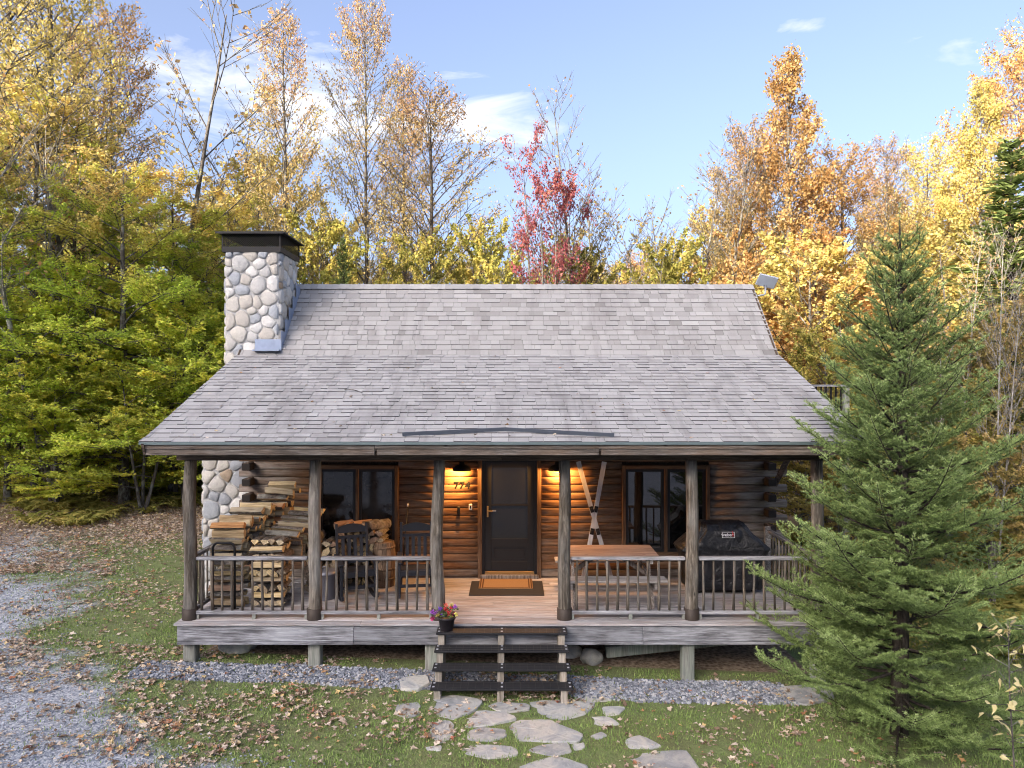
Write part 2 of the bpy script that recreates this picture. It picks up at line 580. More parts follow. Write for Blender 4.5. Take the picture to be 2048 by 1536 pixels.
# grill cover
t = NT('cover_fabric')
n = t.noise(t.coords(), 5, 5, .6, 1.2)
t.bump(n, .9, .06)
M['cover'] = t.fin(t.ramp(n, [(.3, (.005, .0055, .007)), (.7, (.011, .012, .016))]), t.math('ADD', .34, t.math('MULTIPLY', n, .22)), 0, .5)
M['white_print'] = plain('white_print', (.62, .62, .64), .6)
M['red_print'] = plain('red_print', (.5, .03, .03), .6)
M['ski'] = wood('ski_paint', (.40, .40, .42), (.52, .52, .54), (.62, .62, .64), 2, rough=.4, knots=False, bump=.05)


def leaf_mat(name, stops, trans=.45, sat=1.0, tip=None):
    """leaf colours vary by leaf and by bough ('rnd', 'clump'); tip = colours the crown's top has turned to"""
    t = NT(name)
    col = t.ramp(t.math('ADD', t.math('MULTIPLY', t.attr('rnd'), .55), t.math('MULTIPLY', t.attr('clump'), .45)), stops)
    if tip:
        c2 = t.ramp(t.attr('rnd'), tip)
        f = t.ramp(t.math('ADD', t.attr('hgt'), t.math('MULTIPLY', t.math('SUBTRACT', t.attr('clump'), .5), .35)), [(.68, 0), (1.05, 1)])
        col = t.mix(f, col, c2)
    v = t.math('ADD', .80, t.math('MULTIPLY', t.rand(), .4))
    col = t.hsv(col, v=v, sa=sat)
    d = t.node("ShaderNodeBsdfDiffuse"); tr = t.node("ShaderNodeBsdfTranslucent")
    # a leaf reflects part of the light and lets about as much through
    c1 = t.hsv(col, v=1.15 - trans * .9); c2 = t.hsv(col, v=.2 + trans * 1.0)
    t.l.new(c1, d.inputs[0]); t.l.new(c2, tr.inputs[0])
    mx = t.node("ShaderNodeAddShader")
    t.l.new(d.outputs[0], mx.inputs[0]); t.l.new(tr.outputs[0], mx.inputs[1])
    t.l.new(mx.outputs[0], t.out.inputs[0])
    t.n.remove(t.b)
    return t.m


GOLD = [(0, (.38, .25, .09)), (.4, (.52, .39, .12)), (.75, (.60, .50, .18)), (1, (.64, .56, .27))]
M['leaf_green'] = leaf_mat('leaves_green_gold', [(0, (.21, .30, .055)), (.35, (.35, .44, .07)), (.65, (.48, .52, .085)), (1, (.61, .56, .12))], tip=GOLD)
M['leaf_fresh'] = leaf_mat('leaves_fresh_green', [(0, (.23, .28, .055)), (.35, (.38, .43, .075)), (.65, (.52, .52, .09)), (1, (.62, .50, .11))])
M['leaf_yellow'] = leaf_mat('leaves_yellow', [(0, (.20, .19, .06)), (.4, (.37, .31, .10)), (.8, (.50, .41, .16)), (1, (.56, .48, .25))])
M['leaf_orange'] = leaf_mat('leaves_orange', [(0, (.20, .105, .045)), (.35, (.35, .205, .08)), (.7, (.46, .315, .135)), (1, (.53, .41, .21))])
M['leaf_rust'] = leaf_mat('leaves_rust', [(0, (.16, .13, .06)), (.4, (.27, .22, .09)), (.75, (.36, .28, .12)), (1, (.42, .31, .15))], tip=[(0, (.22, .13, .09)), (.5, (.33, .21, .12)), (1, (.42, .30, .16))])
M['leaf_tan'] = leaf_mat('leaves_tan', [(0, (.15, .14, .05)), (.4, (.28, .23, .08)), (.75, (.40, .30, .12)), (1, (.46, .34, .16))])
M['leaf_red'] = leaf_mat('leaves_red', [(0, (.09, .03, .04)), (.5, (.19, .055, .068)), (.8, (.27, .10, .085)), (1, (.34, .21, .13))])
M['leaf_olive'] = leaf_mat('leaves_olive', [(0, (.11, .125, .035)), (.5, (.24, .23, .06)), (.85, (.38, .31, .09)), (1, (.45, .31, .11))])
M['needle_far'] = leaf_mat('needles_far', [(0, (.07, .10, .035)), (.5, (.14, .18, .06)), (1, (.21, .24, .085))], .25)
M['fern'] = leaf_mat('fern_leaves', [(0, (.12, .14, .035)), (.45, (.27, .26, .07)), (.8, (.44, .36, .11)), (1, (.50, .36, .14))], .35)


def needle_material():
    t = NT('fir_needles')
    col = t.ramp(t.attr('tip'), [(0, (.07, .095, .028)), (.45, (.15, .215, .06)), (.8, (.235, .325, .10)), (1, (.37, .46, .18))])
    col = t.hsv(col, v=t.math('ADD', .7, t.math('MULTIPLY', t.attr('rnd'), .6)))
    t.b.inputs['Subsurface Weight'].default_value = 0
    return t.fin(col, .55, spec=.35)


M['needles'] = needle_material()

t = NT('grass_blades')
col = t.ramp(t.attr('rnd'), [(0, (.11, .18, .045)), (.5, (.20, .30, .075)), (.82, (.30, .37, .12)), (1, (.46, .44, .25))])
M['grass'] = t.fin(col, .7, spec=.2)

t = NT('fallen_leaf')
col = t.ramp(t.attr('rnd'), [(0, (.17, .115, .075)), (.3, (.31, .225, .16)), (.55, (.46, .365, .28)), (.78, (.60, .51, .41)), (.91, (.56, .42, .18)), (.97, (.36, .14, .09)), (1, (.48, .28, .12))])
M['litter'] = t.fin(col, .8, spec=.2)

# ground: lawn soil, driveway gravel and leaf litter, laid out by attributes of the ground sheet
t = NT('ground_soil')
v = t.coords('Object', rnd=False)
n1 = t.noise(v, 1.1, 6, .65); n2 = t.noise(v, 14, 5, .7); n3 = t.noise(v, 70, 3, .7)
soil = t.ramp(t.math('ADD', t.math('MULTIPLY', n1, .5), t.math('MULTIPLY', n2, .5)), [(.32, (.11, .10, .06)), (.48, (.165, .19, .08)), (.62, (.19, .25, .09)), (.75, (.28, .26, .15))])
soil = t.hsv(soil, v=t.math('ADD', .6, t.math('MULTIPLY', n3, .8)))
vc = t.vor(v, 42, 'Color'); vdst = t.vor(v, 42, 'Distance')
sep = t.node("ShaderNodeSeparateColor"); t.l.new(vc, sep.inputs[0])
grav = t.ramp(sep.outputs[0], [(0, (.24, .26, .285)), (.5, (.40, .425, .46)), (.85, (.52, .54, .57)), (1, (.60, .59, .58))])
grav = t.mix(t.math('MULTIPLY', t.ramp(n1, [(.4, 0), (.7, 1)]), .3), grav, (.20, .19, .17))
lit = t.ramp(t.math('ADD', t.math('MULTIPLY', t.vor(v, 16, 'Distance'), .6), t.math('MULTIPLY', n2, .5)), [(.25, (.08, .058, .04)), (.5, (.19, .14, .10)), (.75, (.32, .25, .185))])
gm = t.ramp(t.math('ADD', t.attr('gravel'), t.math('MULTIPLY', t.math('SUBTRACT', n2, .5), .5)), [(.36, 0), (.64, 1)])
lm = t.ramp(t.math('ADD', t.attr('litter'), t.math('MULTIPLY', t.math('SUBTRACT', n2, .5), .6)), [(.40, 0), (.62, 1)])
col = t.mix(gm, soil, grav)
col = t.mix(lm, col, lit)
t.bump(t.math('ADD', t.math('MULTIPLY', vdst, -.6), t.math('MULTIPLY', n2, 1.2)), .5, .03)
M['ground'] = t.fin(col, .95, spec=.15)

# ------------------------------------------------------------------ ground


def gz(x, y):
    x = np.asarray(x, float); y = np.asarray(y, float)
    z = -.037 * np.clip(x, -16, 14)
    z = z + .014 * np.clip(y - 12, 0, 40) + .02 * np.clip(-x - 16, 0, 100)
    # added unseen hill behind and left, shaped to keep low sun off the cabin
    tt = -(x * math.sin(R(SUN_AZ)) + y * math.cos(R(SUN_AZ)))
    z = z + 48.5 * (lambda q: q * q * (3 - 2 * q))(np.clip((tt - 45) / 62, 0, 1))
    z = z + .05 * (fbm(x * .35, y * .35, 3, 3) - .5) * np.clip((np.hypot(x, y - 10.5) - 3) / 6, 0.3, 1.5) * 1.6
    return z


def hit(px, py, z=None):
    """photo pixel -> point on the ground (or on a level plane)"""
    dx = (px - 1024) / FPX; dz = (768 - py) / FPX
    y = 10.0
    for _ in range(12):
        zz = float(gz(dx * y, y)) if z is None else z
        y = (zz - CAMZ) / dz
    return Vector((dx * y, y, CAMZ + dz * y))


def gravel_mask(x, y):
    """driveway: left of a line that runs back beside the cabin, and across the yard behind the viewer"""
    e = np.interp(y, [0, 5, 6.6, 8, 9.5, 12.4, 15.5, 22, 40], [30, 8, -1.0, -4.3, -5.9, -8.2, -9.8, -13, -18])
    s = (e - x) + 2.6 * (fbm(x * .7, y * .7, 11) - .5) + 1.6 * (fbm(x * 3.1, y * 3.1, 13) - .5)
    m = 1 / (1 + np.exp(-s * 1.7))
    far = np.clip((y - 13) / 9, 0, 1)
    m = m * (1 - .5 * far)
    left = np.clip((x - e + 7.5 + np.clip(y - 8, 0, 20) * -.12) / 3.5, 0, 1)
    return m * np.where(y > 9, left, 1)


def litter_mask(x, y):
    m = np.clip((y - 15.2) / 5, 0, 1) * np.clip((-3.0 - x) / 2, 0, 1)
    m = np.maximum(m, np.clip((y - 19) / 4, 0, 1))
    wood_left = np.clip((-10.5 - x) / 3, 0, 1) * np.clip((y - 10) / 4, 0, 1)
    m = np.maximum(m, wood_left)
    m = np.maximum(m, np.clip((x - 7.5) / 4, 0, 1) * np.clip((y - 10) / 6, 0, 1) * .75)
    under = ((x > -4.7) & (x < 4.5) & (y > 10.9) & (y < 20)) * .9
    m = np.maximum(m, under)
    return np.clip(m * (.75 + .5 * fbm(x * .5, y * .5, 5)), 0, 1)


xs = np.concatenate([-np.geomspace(16, 420, 26)[::-1], np.linspace(-15.8, 12, 190), np.geomspace(12.3, 420, 26)])
ys = np.concatenate([-np.geomspace(2, 380, 30)[::-1], np.linspace(-1.5, 4, 14), np.linspace(4.3, 30, 176), np.geomspace(30.5, 420, 26)])
GX, GY = np.meshgrid(xs, ys)
GZ = gz(GX, GY)
nx, ny = len(xs), len(ys)
ii = (np.arange(ny - 1)[:, None] * nx + np.arange(nx - 1)[None, :]).ravel()
me = mesh_np('ground', np.stack([GX.ravel(), GY.ravel(), GZ.ravel()], 1), np.stack([ii, ii + 1, ii + 1 + nx, ii + nx], 1),
             {'gravel': gravel_mask(GX.ravel(), GY.ravel()), 'litter': litter_mask(GX.ravel(), GY.ravel())}, True)
me.materials.append(M['ground'])
ground = link(bpy.data.objects.new('ground', me))
tag(ground, 'lawn and gravel drive sloping gently past the cabin', None, None, 'structure')


def scatter(name, P, scale, rot, proto_v, proto_f, rnd, mat, label, cat, tilt=None, extra=None):
    """stuff: many small copies of a little shape, one mesh"""
    n = len(P); pv = np.asarray(proto_v, float)
    if pv.ndim == 2: pv = np.broadcast_to(pv, (n, *pv.shape))
    c, s = np.cos(rot), np.sin(rot)
    v = pv * np.asarray(scale).reshape(n, 1, -1)
    if tilt is not None:
        ct, st = np.cos(tilt), np.sin(tilt)
        y = v[:, :, 1] * ct[:, None] - v[:, :, 2] * st[:, None]
        z = v[:, :, 1] * st[:, None] + v[:, :, 2] * ct[:, None]
        v = np.stack([v[:, :, 0], y, z], 2)
    x = v[:, :, 0] * c[:, None] - v[:, :, 1] * s[:, None]
    y = v[:, :, 0] * s[:, None] + v[:, :, 1] * c[:, None]
    v = np.stack([x, y, v[:, :, 2]], 2) + P[:, None, :]
    k = pv.shape[1]
    f = np.asarray(proto_f)[None] + (np.arange(n) * k)[:, None, None]
    me = mesh_np(name, v.reshape(-1, 3), f.reshape(-1, f.shape[2]), {'rnd': np.repeat(rnd, k)}, False)
    me.materials.append(mat)
    o = link(bpy.data.objects.new(name, me))
    return tag(o, label, cat, None, 'stuff')


def keep_out(x, y):
    return (x > -4.75) & (x < 4.6) & (y > 10.75) & (y < 20)


# ------------------------------------------------------------------ the cabin
DECK = 0.79                       # deck top
YP, YW, YF = 10.5, 12.7, 10.3     # post line, wall face, deck front edge
XL, XR = -4.72, 4.62              # outer log wall faces
RL, RR = -5.12, 4.96              # roof ends
E, B, T = (9.78, 3.46), (13.2, 4.80), (14.62, 6.29)   # eave, break, ridge (y, z)
POSTX = [-4.76, -2.92, -1.08, .777, 2.655, 4.51]

cabin = empty('log_cabin', (0, 0, 0))
tag(cabin, 'brown log cabin with grey shingle roof, covered porch and fieldstone chimney', 'cabin')

# ---- roof: sheathing slab, then every shingle
prof = [E, B, T, (16.1, 4.80), (20.4, 3.15)]
th = .13
low = [(20.36, 3.15 - th), (16.1, 4.80 - th * 1.15), (14.62, 6.29 - th * 1.4), (13.2, 4.80 - th * 1.15), (9.82, 3.46 - th)]
roof = MB().prism([(y, z) for y, z in prof] + low, 0, RL + .03, RR - .03).build('roof', M['roof_deck'], cabin)


def shingle_geo(x0, x1, s0, s1, p0, p1, thick, lift, gap=.001):
    """one tab on the slope p0->p1 (y,z), from s0 (butt) to s1 (head) metres up"""
    d = Vector((p1[0] - p0[0], p1[1] - p0[1])).normalized(); nrm = Vector((-d.y, d.x))

    def P(x, s, h):
        q = Vector(p0) + d * s + nrm * h
        return (x, q.x, q.y)
    b = gap
    return [P(x0, s0, b), P(x1, s0, b), P(x1, s1, b), P(x0, s1, b), P(x0 + .003, s0, lift + thick), P(x1 - .003, s0, lift + thick), P(x1 - .003, s1, lift + .002), P(x0 + .003, s1, lift + .002)]


BOXF = [(0, 3, 2, 1), (4, 5, 6, 7), (0, 1, 5, 4), (1, 2, 6, 5), (2, 3, 7, 6), (3, 0, 4, 7)]
rs = random.Random(3)
rows = []
for (p0, p1, nrow) in ((E, B, 26), (B, T, 15)):
    L = math.hypot(p1[0] - p0[0], p1[1] - p0[1]); ex = L / nrow
    for i in range(nrow): rows.append((p0, p1, i * ex, ex, L))
tabs = []
for ri, (p0, p1, s, ex, L) in enumerate(rows):
    x = RL + (-.02 if ri == 0 else 0)
    first = -rs.random() * .28
    wv = .004 * math.sin(ri * 2.1)
    while x < RR:
        w = rs.choice([.12, .16, .2, .24, .28, .33]) + (first if x <= RL else 0)
        w = max(w, .06)
        x1 = min(x + w, RR)
        if RR - x1 < .05: x1 = RR
        y_at = p0[0] + (p1[0] - p0[0]) * s / L
        z_at = p0[1] + (p1[1] - p0[1]) * s / L
        inside = x1 < -4.33 and y_at > 13.25 and (x + x1) / 2 < -4.36
        raised = rs.random() < .5
        th_ = (.011 if raised else .007) * rs.uniform(.85, 1.2)
        if not inside:
            tabs.append((y_at, ri, shingle_geo(x + .001, x1 - .001, s - .012 + wv + rs.uniform(-.003, .003), min(s + ex * 1.02, L), p0, p1, th_ + (.004 if raised else 0), .004, .004 if raised else .001), (-.16 if p0 == B else 0.04) + min(1, max(0, rs.gauss(.54, .11) + (.04 if raised else -.04)))))  # upper slope darkened in colour, for the dimmer sky it faces
        x = x1
tabs.sort(key=lambda q: q[0])
shown_mat = M['shingle']
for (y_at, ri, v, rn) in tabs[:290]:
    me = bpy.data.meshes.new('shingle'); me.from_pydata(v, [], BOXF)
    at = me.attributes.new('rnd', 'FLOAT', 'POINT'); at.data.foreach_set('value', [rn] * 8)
    me.materials.append(M['shingle']); me.materials.append(M['shingle_edge_shade'])
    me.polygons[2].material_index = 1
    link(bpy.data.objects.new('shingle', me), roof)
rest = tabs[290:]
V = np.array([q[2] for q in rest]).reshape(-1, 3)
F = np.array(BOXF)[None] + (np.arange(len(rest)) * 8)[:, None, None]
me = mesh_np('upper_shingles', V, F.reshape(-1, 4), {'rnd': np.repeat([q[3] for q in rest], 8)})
me.materials.append(M['shingle']); me.materials.append(M['shingle_edge_shade'])
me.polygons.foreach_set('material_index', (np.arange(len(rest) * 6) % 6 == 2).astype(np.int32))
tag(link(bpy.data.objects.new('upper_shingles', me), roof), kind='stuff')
# back slope courses, ridge caps
mb = MB()
for i in range(14):
    a = i / 14; b = (i + 1.05) / 14
    y0, z0 = 16.1 + (14.62 - 16.1) * a, 4.8 + (6.29 - 4.8) * a
    y1, z1 = 16.1 + (14.62 - 16.1) * b, 4.8 + (6.29 - 4.8) * b
    mb.add([(RL, y0 + .01, z0), (RR, y0 + .01, z0), (RR, y1, z1), (RL, y1, z1), (RL, y0 + .02, z0 + .014), (RR, y0 + .02, z0 + .014), (RR, y1, z1 + .004), (RL, y1, z1 + .004)], BOXF)
mb.build('back_slope_course', M['shingle'], roof)
x = RL; k = 0
while x < RR:
    w = min(.145, RR - x); k += 1
    j = rs.uniform(-.004, .004)
    mb = MB()
    for sgn in (-1, 1):
        mb.add([(x - .02, 14.62 + sgn * .002, 6.315 + j), (x + w, 14.62 + sgn * .002, 6.303 + j), (x + w, 14.62 + sgn * .13, 6.19 + j), (x - .02, 14.62 + sgn * .13, 6.20 + j),
                (x - .02, 14.62 + sgn * .002, 6.322 + j), (x + w, 14.62 + sgn * .002, 6.309 + j), (x + w, 14.62 + sgn * .135, 6.197 + j), (x - .02, 14.62 + sgn * .135, 6.207 + j)], BOXF)
    o = mb.build('ridge_cap', M['shingle'], roof)
    at = o.data.attributes.new('rnd', 'FLOAT', 'POINT'); at.data.foreach_set('value', [rs.uniform(.3, .8)] * 16)
    x += w
# rake boards, drip edge, fascia
for xx, sx in ((RL + .04, 1), (RR - .04, -1)):
    for (p, q) in ((E, B), (B, T), (T, (16.1, 4.8)), ((16.1, 4.8), (20.4, 3.15))):
        MB().bar((xx, p[0], p[1] - .10), (xx, q[0], q[1] - .10), .035, .17).build('rake_board', M['beam'], roof)
MB().box((RL - .01, 9.755, 3.425), (RR + .01, 9.775, 3.462)).box((RL - .01, 9.775, 3.445), (RR + .01, 9.86, 3.4605)).build('drip_edge', M['drip'], roof)
for (x0, x1) in ((RL + .02, -1.9), (-1.896, 1.2), (1.204, RR - .02)):
    MB().box((x0, 9.79, 3.365), (x1, 9.83, 3.43), bev=.004).build('upper_fascia', M['fascia'], roof)
    MB().box((x0 + .03, 9.81, 3.275), (x1, 9.85, 3.366), bev=.005).build('fascia', M['fascia'], roof)
# rain diverter: two shallow arms of dark metal
dmb = MB()
sl_ = (B[1] - E[1]) / (B[0] - E[0])


def onroof(px, py):
    dx = (px - 1024) / FPX; dz = (768 - py) / FPX      # ray (dx*y, y, CAMZ+dz*y) with z = E.z + sl*(y-E.y)
    y = (E[1] - sl_ * E[0] - CAMZ) / (dz - sl_)
    return Vector((dx * y, y, CAMZ + dz * y))


pa, pb_, pc = onroof(805, 874), onroof(1010, 864), onroof(1228, 876)
for (p, q) in ((pa, pb_), (pb_, pc)):
    up = Vector((0, -math.sin(math.atan(sl_)), math.cos(math.atan(sl_))))
    h = up * .055; sd = Vector((0, .06, .06 * sl_))
    o_ = up * .016
    dmb.add([p + o_, q + o_, q + o_ + h, p + o_ + h, p + o_ + sd * .1, q + o_ + sd * .1, q + h + sd * .1 + o_, p + h + sd * .1 + o_], BOXF)
    dmb.add([p + o_ - sd * .2, q + o_ - sd * .2, q + o_ + sd * 1.1, p + o_ + sd * 1.1, p + o_ * 1.2 - sd * .2, q + o_ * 1.2 - sd * .2, q + o_ * 1.2 + sd * 1.1, p + o_ * 1.2 + sd * 1.1], BOXF)
dmb.build('rain_diverter', M['diverter'], roof)
# porch soffit boards and beam
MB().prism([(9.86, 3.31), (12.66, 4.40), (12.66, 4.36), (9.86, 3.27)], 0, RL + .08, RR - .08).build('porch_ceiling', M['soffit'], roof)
for (x0, x1) in ((-4.93, -.15), (-.146, 4.66)):
    MB().box((x0, YP - .075, 3.135), (x1, YP + .075, 3.33), bev=.01).build('porch_beam', M['beam'], cabin)

# ---- log walls
LH = .1375
ZT = 3.55
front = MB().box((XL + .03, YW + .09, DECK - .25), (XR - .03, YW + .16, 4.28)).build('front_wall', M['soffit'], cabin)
LOGP = [(.10, .0), (.012, .002), (-.004, .009), (-.0105, .028), (-.013, .055), (-.013, .082), (-.0105, .109), (-.004, .128), (.012, .1355), (.10, .1355)]
DOOR = (-.575, .485, DECK, 2.93)
WINL = (-3.50, -2.03, 1.20, 2.81)
WINR = (1.965, 3.53, 1.20, 2.81)
nlog = int((ZT - DECK + .08) / LH)
for i in range(-1, nlog + 1):
    z = DECK + .02 + i * LH
    segs = [(XL - (.16 if i % 2 else -.02), XR + (.30 if i % 2 else -.02))]
    for (a, b, z0, z1) in (DOOR, WINL, WINR):
        if z + LH * .6 > z0 and z + LH * .4 < z1:
            new = []
            for (p, q) in segs:
                if b <= p or a >= q: new.append((p, q)); continue
                if a > p: new.append((p, a))
                if b < q: new.append((b, q))
            segs = new
    for (p, q) in segs:
        if q - p < .05: continue
        # long logs are scarfed where two lengths meet
        cuts = [p] + ([p + (q - p) * (.35 + .3 * ((i * 37) % 10) / 10)] if q - p > 5 else []) + [q]
        for a, b in zip(cuts[:-1], cuts[1:]):
            mid = (a + b) / 2
            m = M['log_grey'] if (mid > 3.4 or mid < -3.2 or i < 1) else M['log']
            ja = rs.uniform(-.004, .004)
            MB().prism([(YW + u + ja, z + w) for u, w in LOGP], 0, a + .0015, b - .0015, smooth=True).build('log', m, front)
# gable side walls with crossing log ends
for side, X in (('left', XL), ('right', XR)):
    sg = 1 if side == 'right' else -1
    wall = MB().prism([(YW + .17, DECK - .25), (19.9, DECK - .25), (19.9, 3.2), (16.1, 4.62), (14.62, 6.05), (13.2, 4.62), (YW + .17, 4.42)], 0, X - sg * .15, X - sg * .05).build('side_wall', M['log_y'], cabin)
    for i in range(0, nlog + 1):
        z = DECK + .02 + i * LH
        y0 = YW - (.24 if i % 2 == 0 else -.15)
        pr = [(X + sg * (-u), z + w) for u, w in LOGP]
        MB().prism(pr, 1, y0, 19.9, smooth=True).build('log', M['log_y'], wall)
        if i % 2 == 0:   # dark squared end that sticks out past the corner
            MB().box((X - sg * .13, y0 - .004, z + .003), (X + sg * .025, YW - .03, z + .1325), bev=.014).build('log_end', M['log_end'], wall)
        else:
            pass
MB().box((XL, 19.85, DECK - .25), (XR, 19.95, 3.2)).build('back_wall', M['log_y'], cabin)
MB().box((XL + .2, YW + .25, gz(0, 13) - .3), (XR - .2, 19.8, DECK - .2)).build('foundation', M['mortar'], cabin)
# knee braces under the right rake
MB().bar((4.70, YW + .05, 2.42), (4.93, YW - .05, 2.95), .10, .10, .01).build('knee_brace', M['log_y'], cabin)

# ---- door
dx0, dx1, dz0, dz1 = DOOR
door = empty('door', ((dx0 + dx1) / 2, YW, DECK), parent=cabin)
DX = .53
Y0 = -.03
for s_ in (-1, 1):
    MB().box((s_ * DX - .035, Y0 - .02, 0), (s_ * DX + .035, .08, 2.14), bev=.006).build('door_trim', M['trim'], door)
MB().box((-.60, Y0 - .02, 2.14), (.60, .08, 2.21), bev=.006).build('door_trim', M['trim_x'], door)
MB().box((-.52, Y0 - .05, -.002), (.52, .09, .07), bev=.006).build('door_sill', M['table_leg'], door)
lf = MB()
lf.box((-.494, .035, .07), (.494, .085, 2.139))
lf.box((-.494, -.02, .07), (-.445, .035, 2.139)).box((.445, -.02, .07), (.494, .035, 2.139)).box((-.445, -.02, 2.09), (.445, .035, 2.139))
lf.build('door_frame', M['dark_paint'], door)
ld = MB()
ld.box((-.44, .0, .12), (-.325, .034, 2.085), bev=.004).box((.325, .0, .12), (.44, .034, 2.085), bev=.004)
ld.box((-.325, .0, 1.975), (.325, .034, 2.085), bev=.004).box((-.325, .0, .12), (.325, .034, .30), bev=.004).box((-.325, .0, .55), (.325, .034, .70), bev=.004)
ld.box((-.325, .012, .30), (.325, .03, .55)).box((-.27, .004, .345), (.27, .014, .505), bev=.006)
ld.box((-.325, .001, 1.29), (.325, .03, 1.315))
ld.build('door_leaf', M['dark_paint'], door)
MB().box((-.324, .017, .70), (.324, .027, 1.29)).build('door_screen', M['screen'], door)
MB().box((-.324, .015, 1.315), (.324, .025, 1.975)).build('door_pane', M['screen'], door)
MB().box((-.44, -.012, .072), (.44, .033, .118), bev=.006).build('kick_strip', M['brass'], door)
hd = MB().box((-.405, -.016, 1.09), (-.375, -.001, 1.29), bev=.006).bar((-.39, -.03, 1.20), (-.30, -.035, 1.20), .018, .02, .004).bar((-.39, -.03, 1.20), (-.39, .0, 1.20), .016, .016)
hd.build('door_handle', M['brass'], door)
MB().box((-.31, .0, 1.19), (-.24, .012, 1.21)).build('inner_handle', M['steel'], door)


# ---- windows
def window(rect, split, name_m):
    x0, x1, z0, z1 = rect
    w = empty('window', (x0, YW, z0), parent=cabin)
    W, H = x1 - x0, z1 - z0
    MB().box((.001, -.045, 0), (.065, .09, H), bev=.005).build('trim', M['trim'], w)
    MB().box((W - .065, -.045, 0), (W - .001, .09, H), bev=.005).build('trim', M['trim'], w)
    MB().box((.065, -.045, H - .07), (W - .065, .09, H - .001), bev=.005).build('trim', M['trim_x'], w)
    MB().box((-.02, -.075, -.001), (W + .02, .09, .06), bev=.006).build('sill', M['trim_x'], w)
    MB().box((.065, .085, .06), (W - .065, .12, H - .07)).build('backing', M['black_rubber'], w)
    xm = W * split
    MB().box((xm - .028, -.03, .06), (xm + .028, .085, H - .07), bev=.005).build('mullion', M['trim'], w)
    for (a, b) in ((.065, xm - .028), (xm + .028, W - .065)):
        f = MB().box((a, -.01, .06), (a + .05, .06, H - .07)).box((b - .05, -.01, .06), (b, .06, H - .07)).box((a + .05, -.01, .06), (b - .05, .06, .11)).box((a + .05, -.01, H - .12), (b - .05, .06, H - .07))
        f.build('sash', M['dark_paint'], w)
        MB().box((a + .05, .02, .11), (b - .05, .03, H - .12)).build('pane', M['glass'] if name_m == 'right' else M['dim_glass'], w)
    return w


window(WINL, .5, 'left')
window(WINR, .5, 'right')


# ---- wall lamps (lit)
def wall_lamp(x):
    w = empty('wall_lamp', (x, YW - .02, 2.77), parent=cabin)
    MB().lathe([(.062, 0), (.06, .03), (.03, .034)], 16).build('lamp_plate', M['black_metal'], w).rotation_euler = (R(90), 0, 0)
    MB().tube([(0, -.02, .02), (0, -.10, .06), (0, -.16, .06)], .014, 8).build('lamp_arm', M['black_metal'], w)
    sh = MB()
    sh.lathe([(.165, -.035), (.16, .0), (.12, .045), (.05, .075), (.045, .12), (.012, .125), (.04, .115), (.045, .07), (.115, .04), (.155, -.003), (.16, -.035)], 24, (0, -.165, 0), cap=False)
    sh.build('lamp_shade', M['black_metal'], w)
    t = NT('lamp_bulb_glow')
    em = t.node("ShaderNodeEmission"); em.inputs[0].default_value = (1, .55, .18, 1); em.inputs[1].default_value = 18
    t.l.new(em.outputs[0], t.out.inputs[0]); t.n.remove(t.b)
    b = MB().lathe([(.006, -.03), (.026, -.02), (.032, 0), (.026, .022), (.012, .045)], 12, (0, -.15, .02)).build('bulb', t.m, w)
    L = bpy.data.lights.new('lamp_light', 'POINT')
    L.energy = 32; L.color = (1, .45, .11); L.shadow_soft_size = .03
    lo = bpy.data.objects.new('lamp_light', L); link(lo, w)
    lo.location = (0, -.165, -.04)
    return w


wall_lamp(-.885)
wall_lamp(.80)

# ---- house number 774, door bell boxes
for ch, px in (('7', 912.7), ('7', 923.5), ('4', 935.0)):
    fc = bpy.data.curves.new('digit', 'FONT'); fc.body = ch; fc.size = .18; fc.extrude = .002; fc.offset = .005; fc.align_x = 'CENTER'
    fo = bpy.data.objects.new('digit', fc); COL.objects.link(fo)
    bpy.context.view_layer.update()
    me = bpy.data.meshes.new_from_object(fo)
    bpy.data.objects.remove(fo)
    me.materials.clear(); me.materials.append(M['black_metal'])
    o = link(bpy.data.objects.new('house_number_digit', me), cabin)
    o.rotation_euler = (R(90), 0, 0)
    o.location = ((px - 1024) / 112.0, YW - .0165, 2.39)
MB().box((-.975, YW - .07, 1.925), (-.925, YW - .02, 2.075), bev=.008).build('key_box', M['black_metal'], cabin)
MB().box((-.77, YW - .055, 2.015), (-.71, YW - .02, 2.12), bev=.008).box((-.752, YW - .06, 2.04), (-.728, YW - .054, 2.095), mi=1).build('door_bell', [M['white_print'], M['black_metal']], cabin)

# ---- deck: boards, rim, joists, stilts
deck = MB().box((-4.85, 10.42, DECK - .20), (4.60, YW - .05, DECK - .09)).build('deck', M['beam'], cabin)
nb = 17
bw = (YW - YF) / nb
for i in range(nb):
    y0 = YF - .03 + i * (bw + .0015)
    cut = -.3 + 1.9 * ((i * 7) % 5 - 2) / 2
    dzj = rs.uniform(-.002, .002)
    for (a, b) in ((-4.90, cut), (cut + .004, 4.64)):
        MB().box((a, y0 + .003, DECK - .034), (b, y0 + bw - .003, DECK + dzj), bev=.004).build('deck_board', M['deck'], deck)
for (a, b) in ((-4.86, -2.3), (-2.296, -.95), (-.946, 1.9), (1.904, 4.62)):
    MB().box((a, YF, .525), (b, YF + .045, DECK - .038), bev=.005).build('rim_board', M['rim'], deck)
    MB().box((a - .0, YF - .012, .478), (b, YF + .05, .522), bev=.006).build('rim_ledge', M['rim'], deck)
MB().box((-4.86, YF + .05, .48), (-4.81, YW, DECK - .038), bev=.004).build('rim_board', M['rail_y'], deck)
MB().box((4.57, YF + .05, .48), (4.62, YW, DECK - .038), bev=.004).build('rim_board', M['rail_y'], deck)
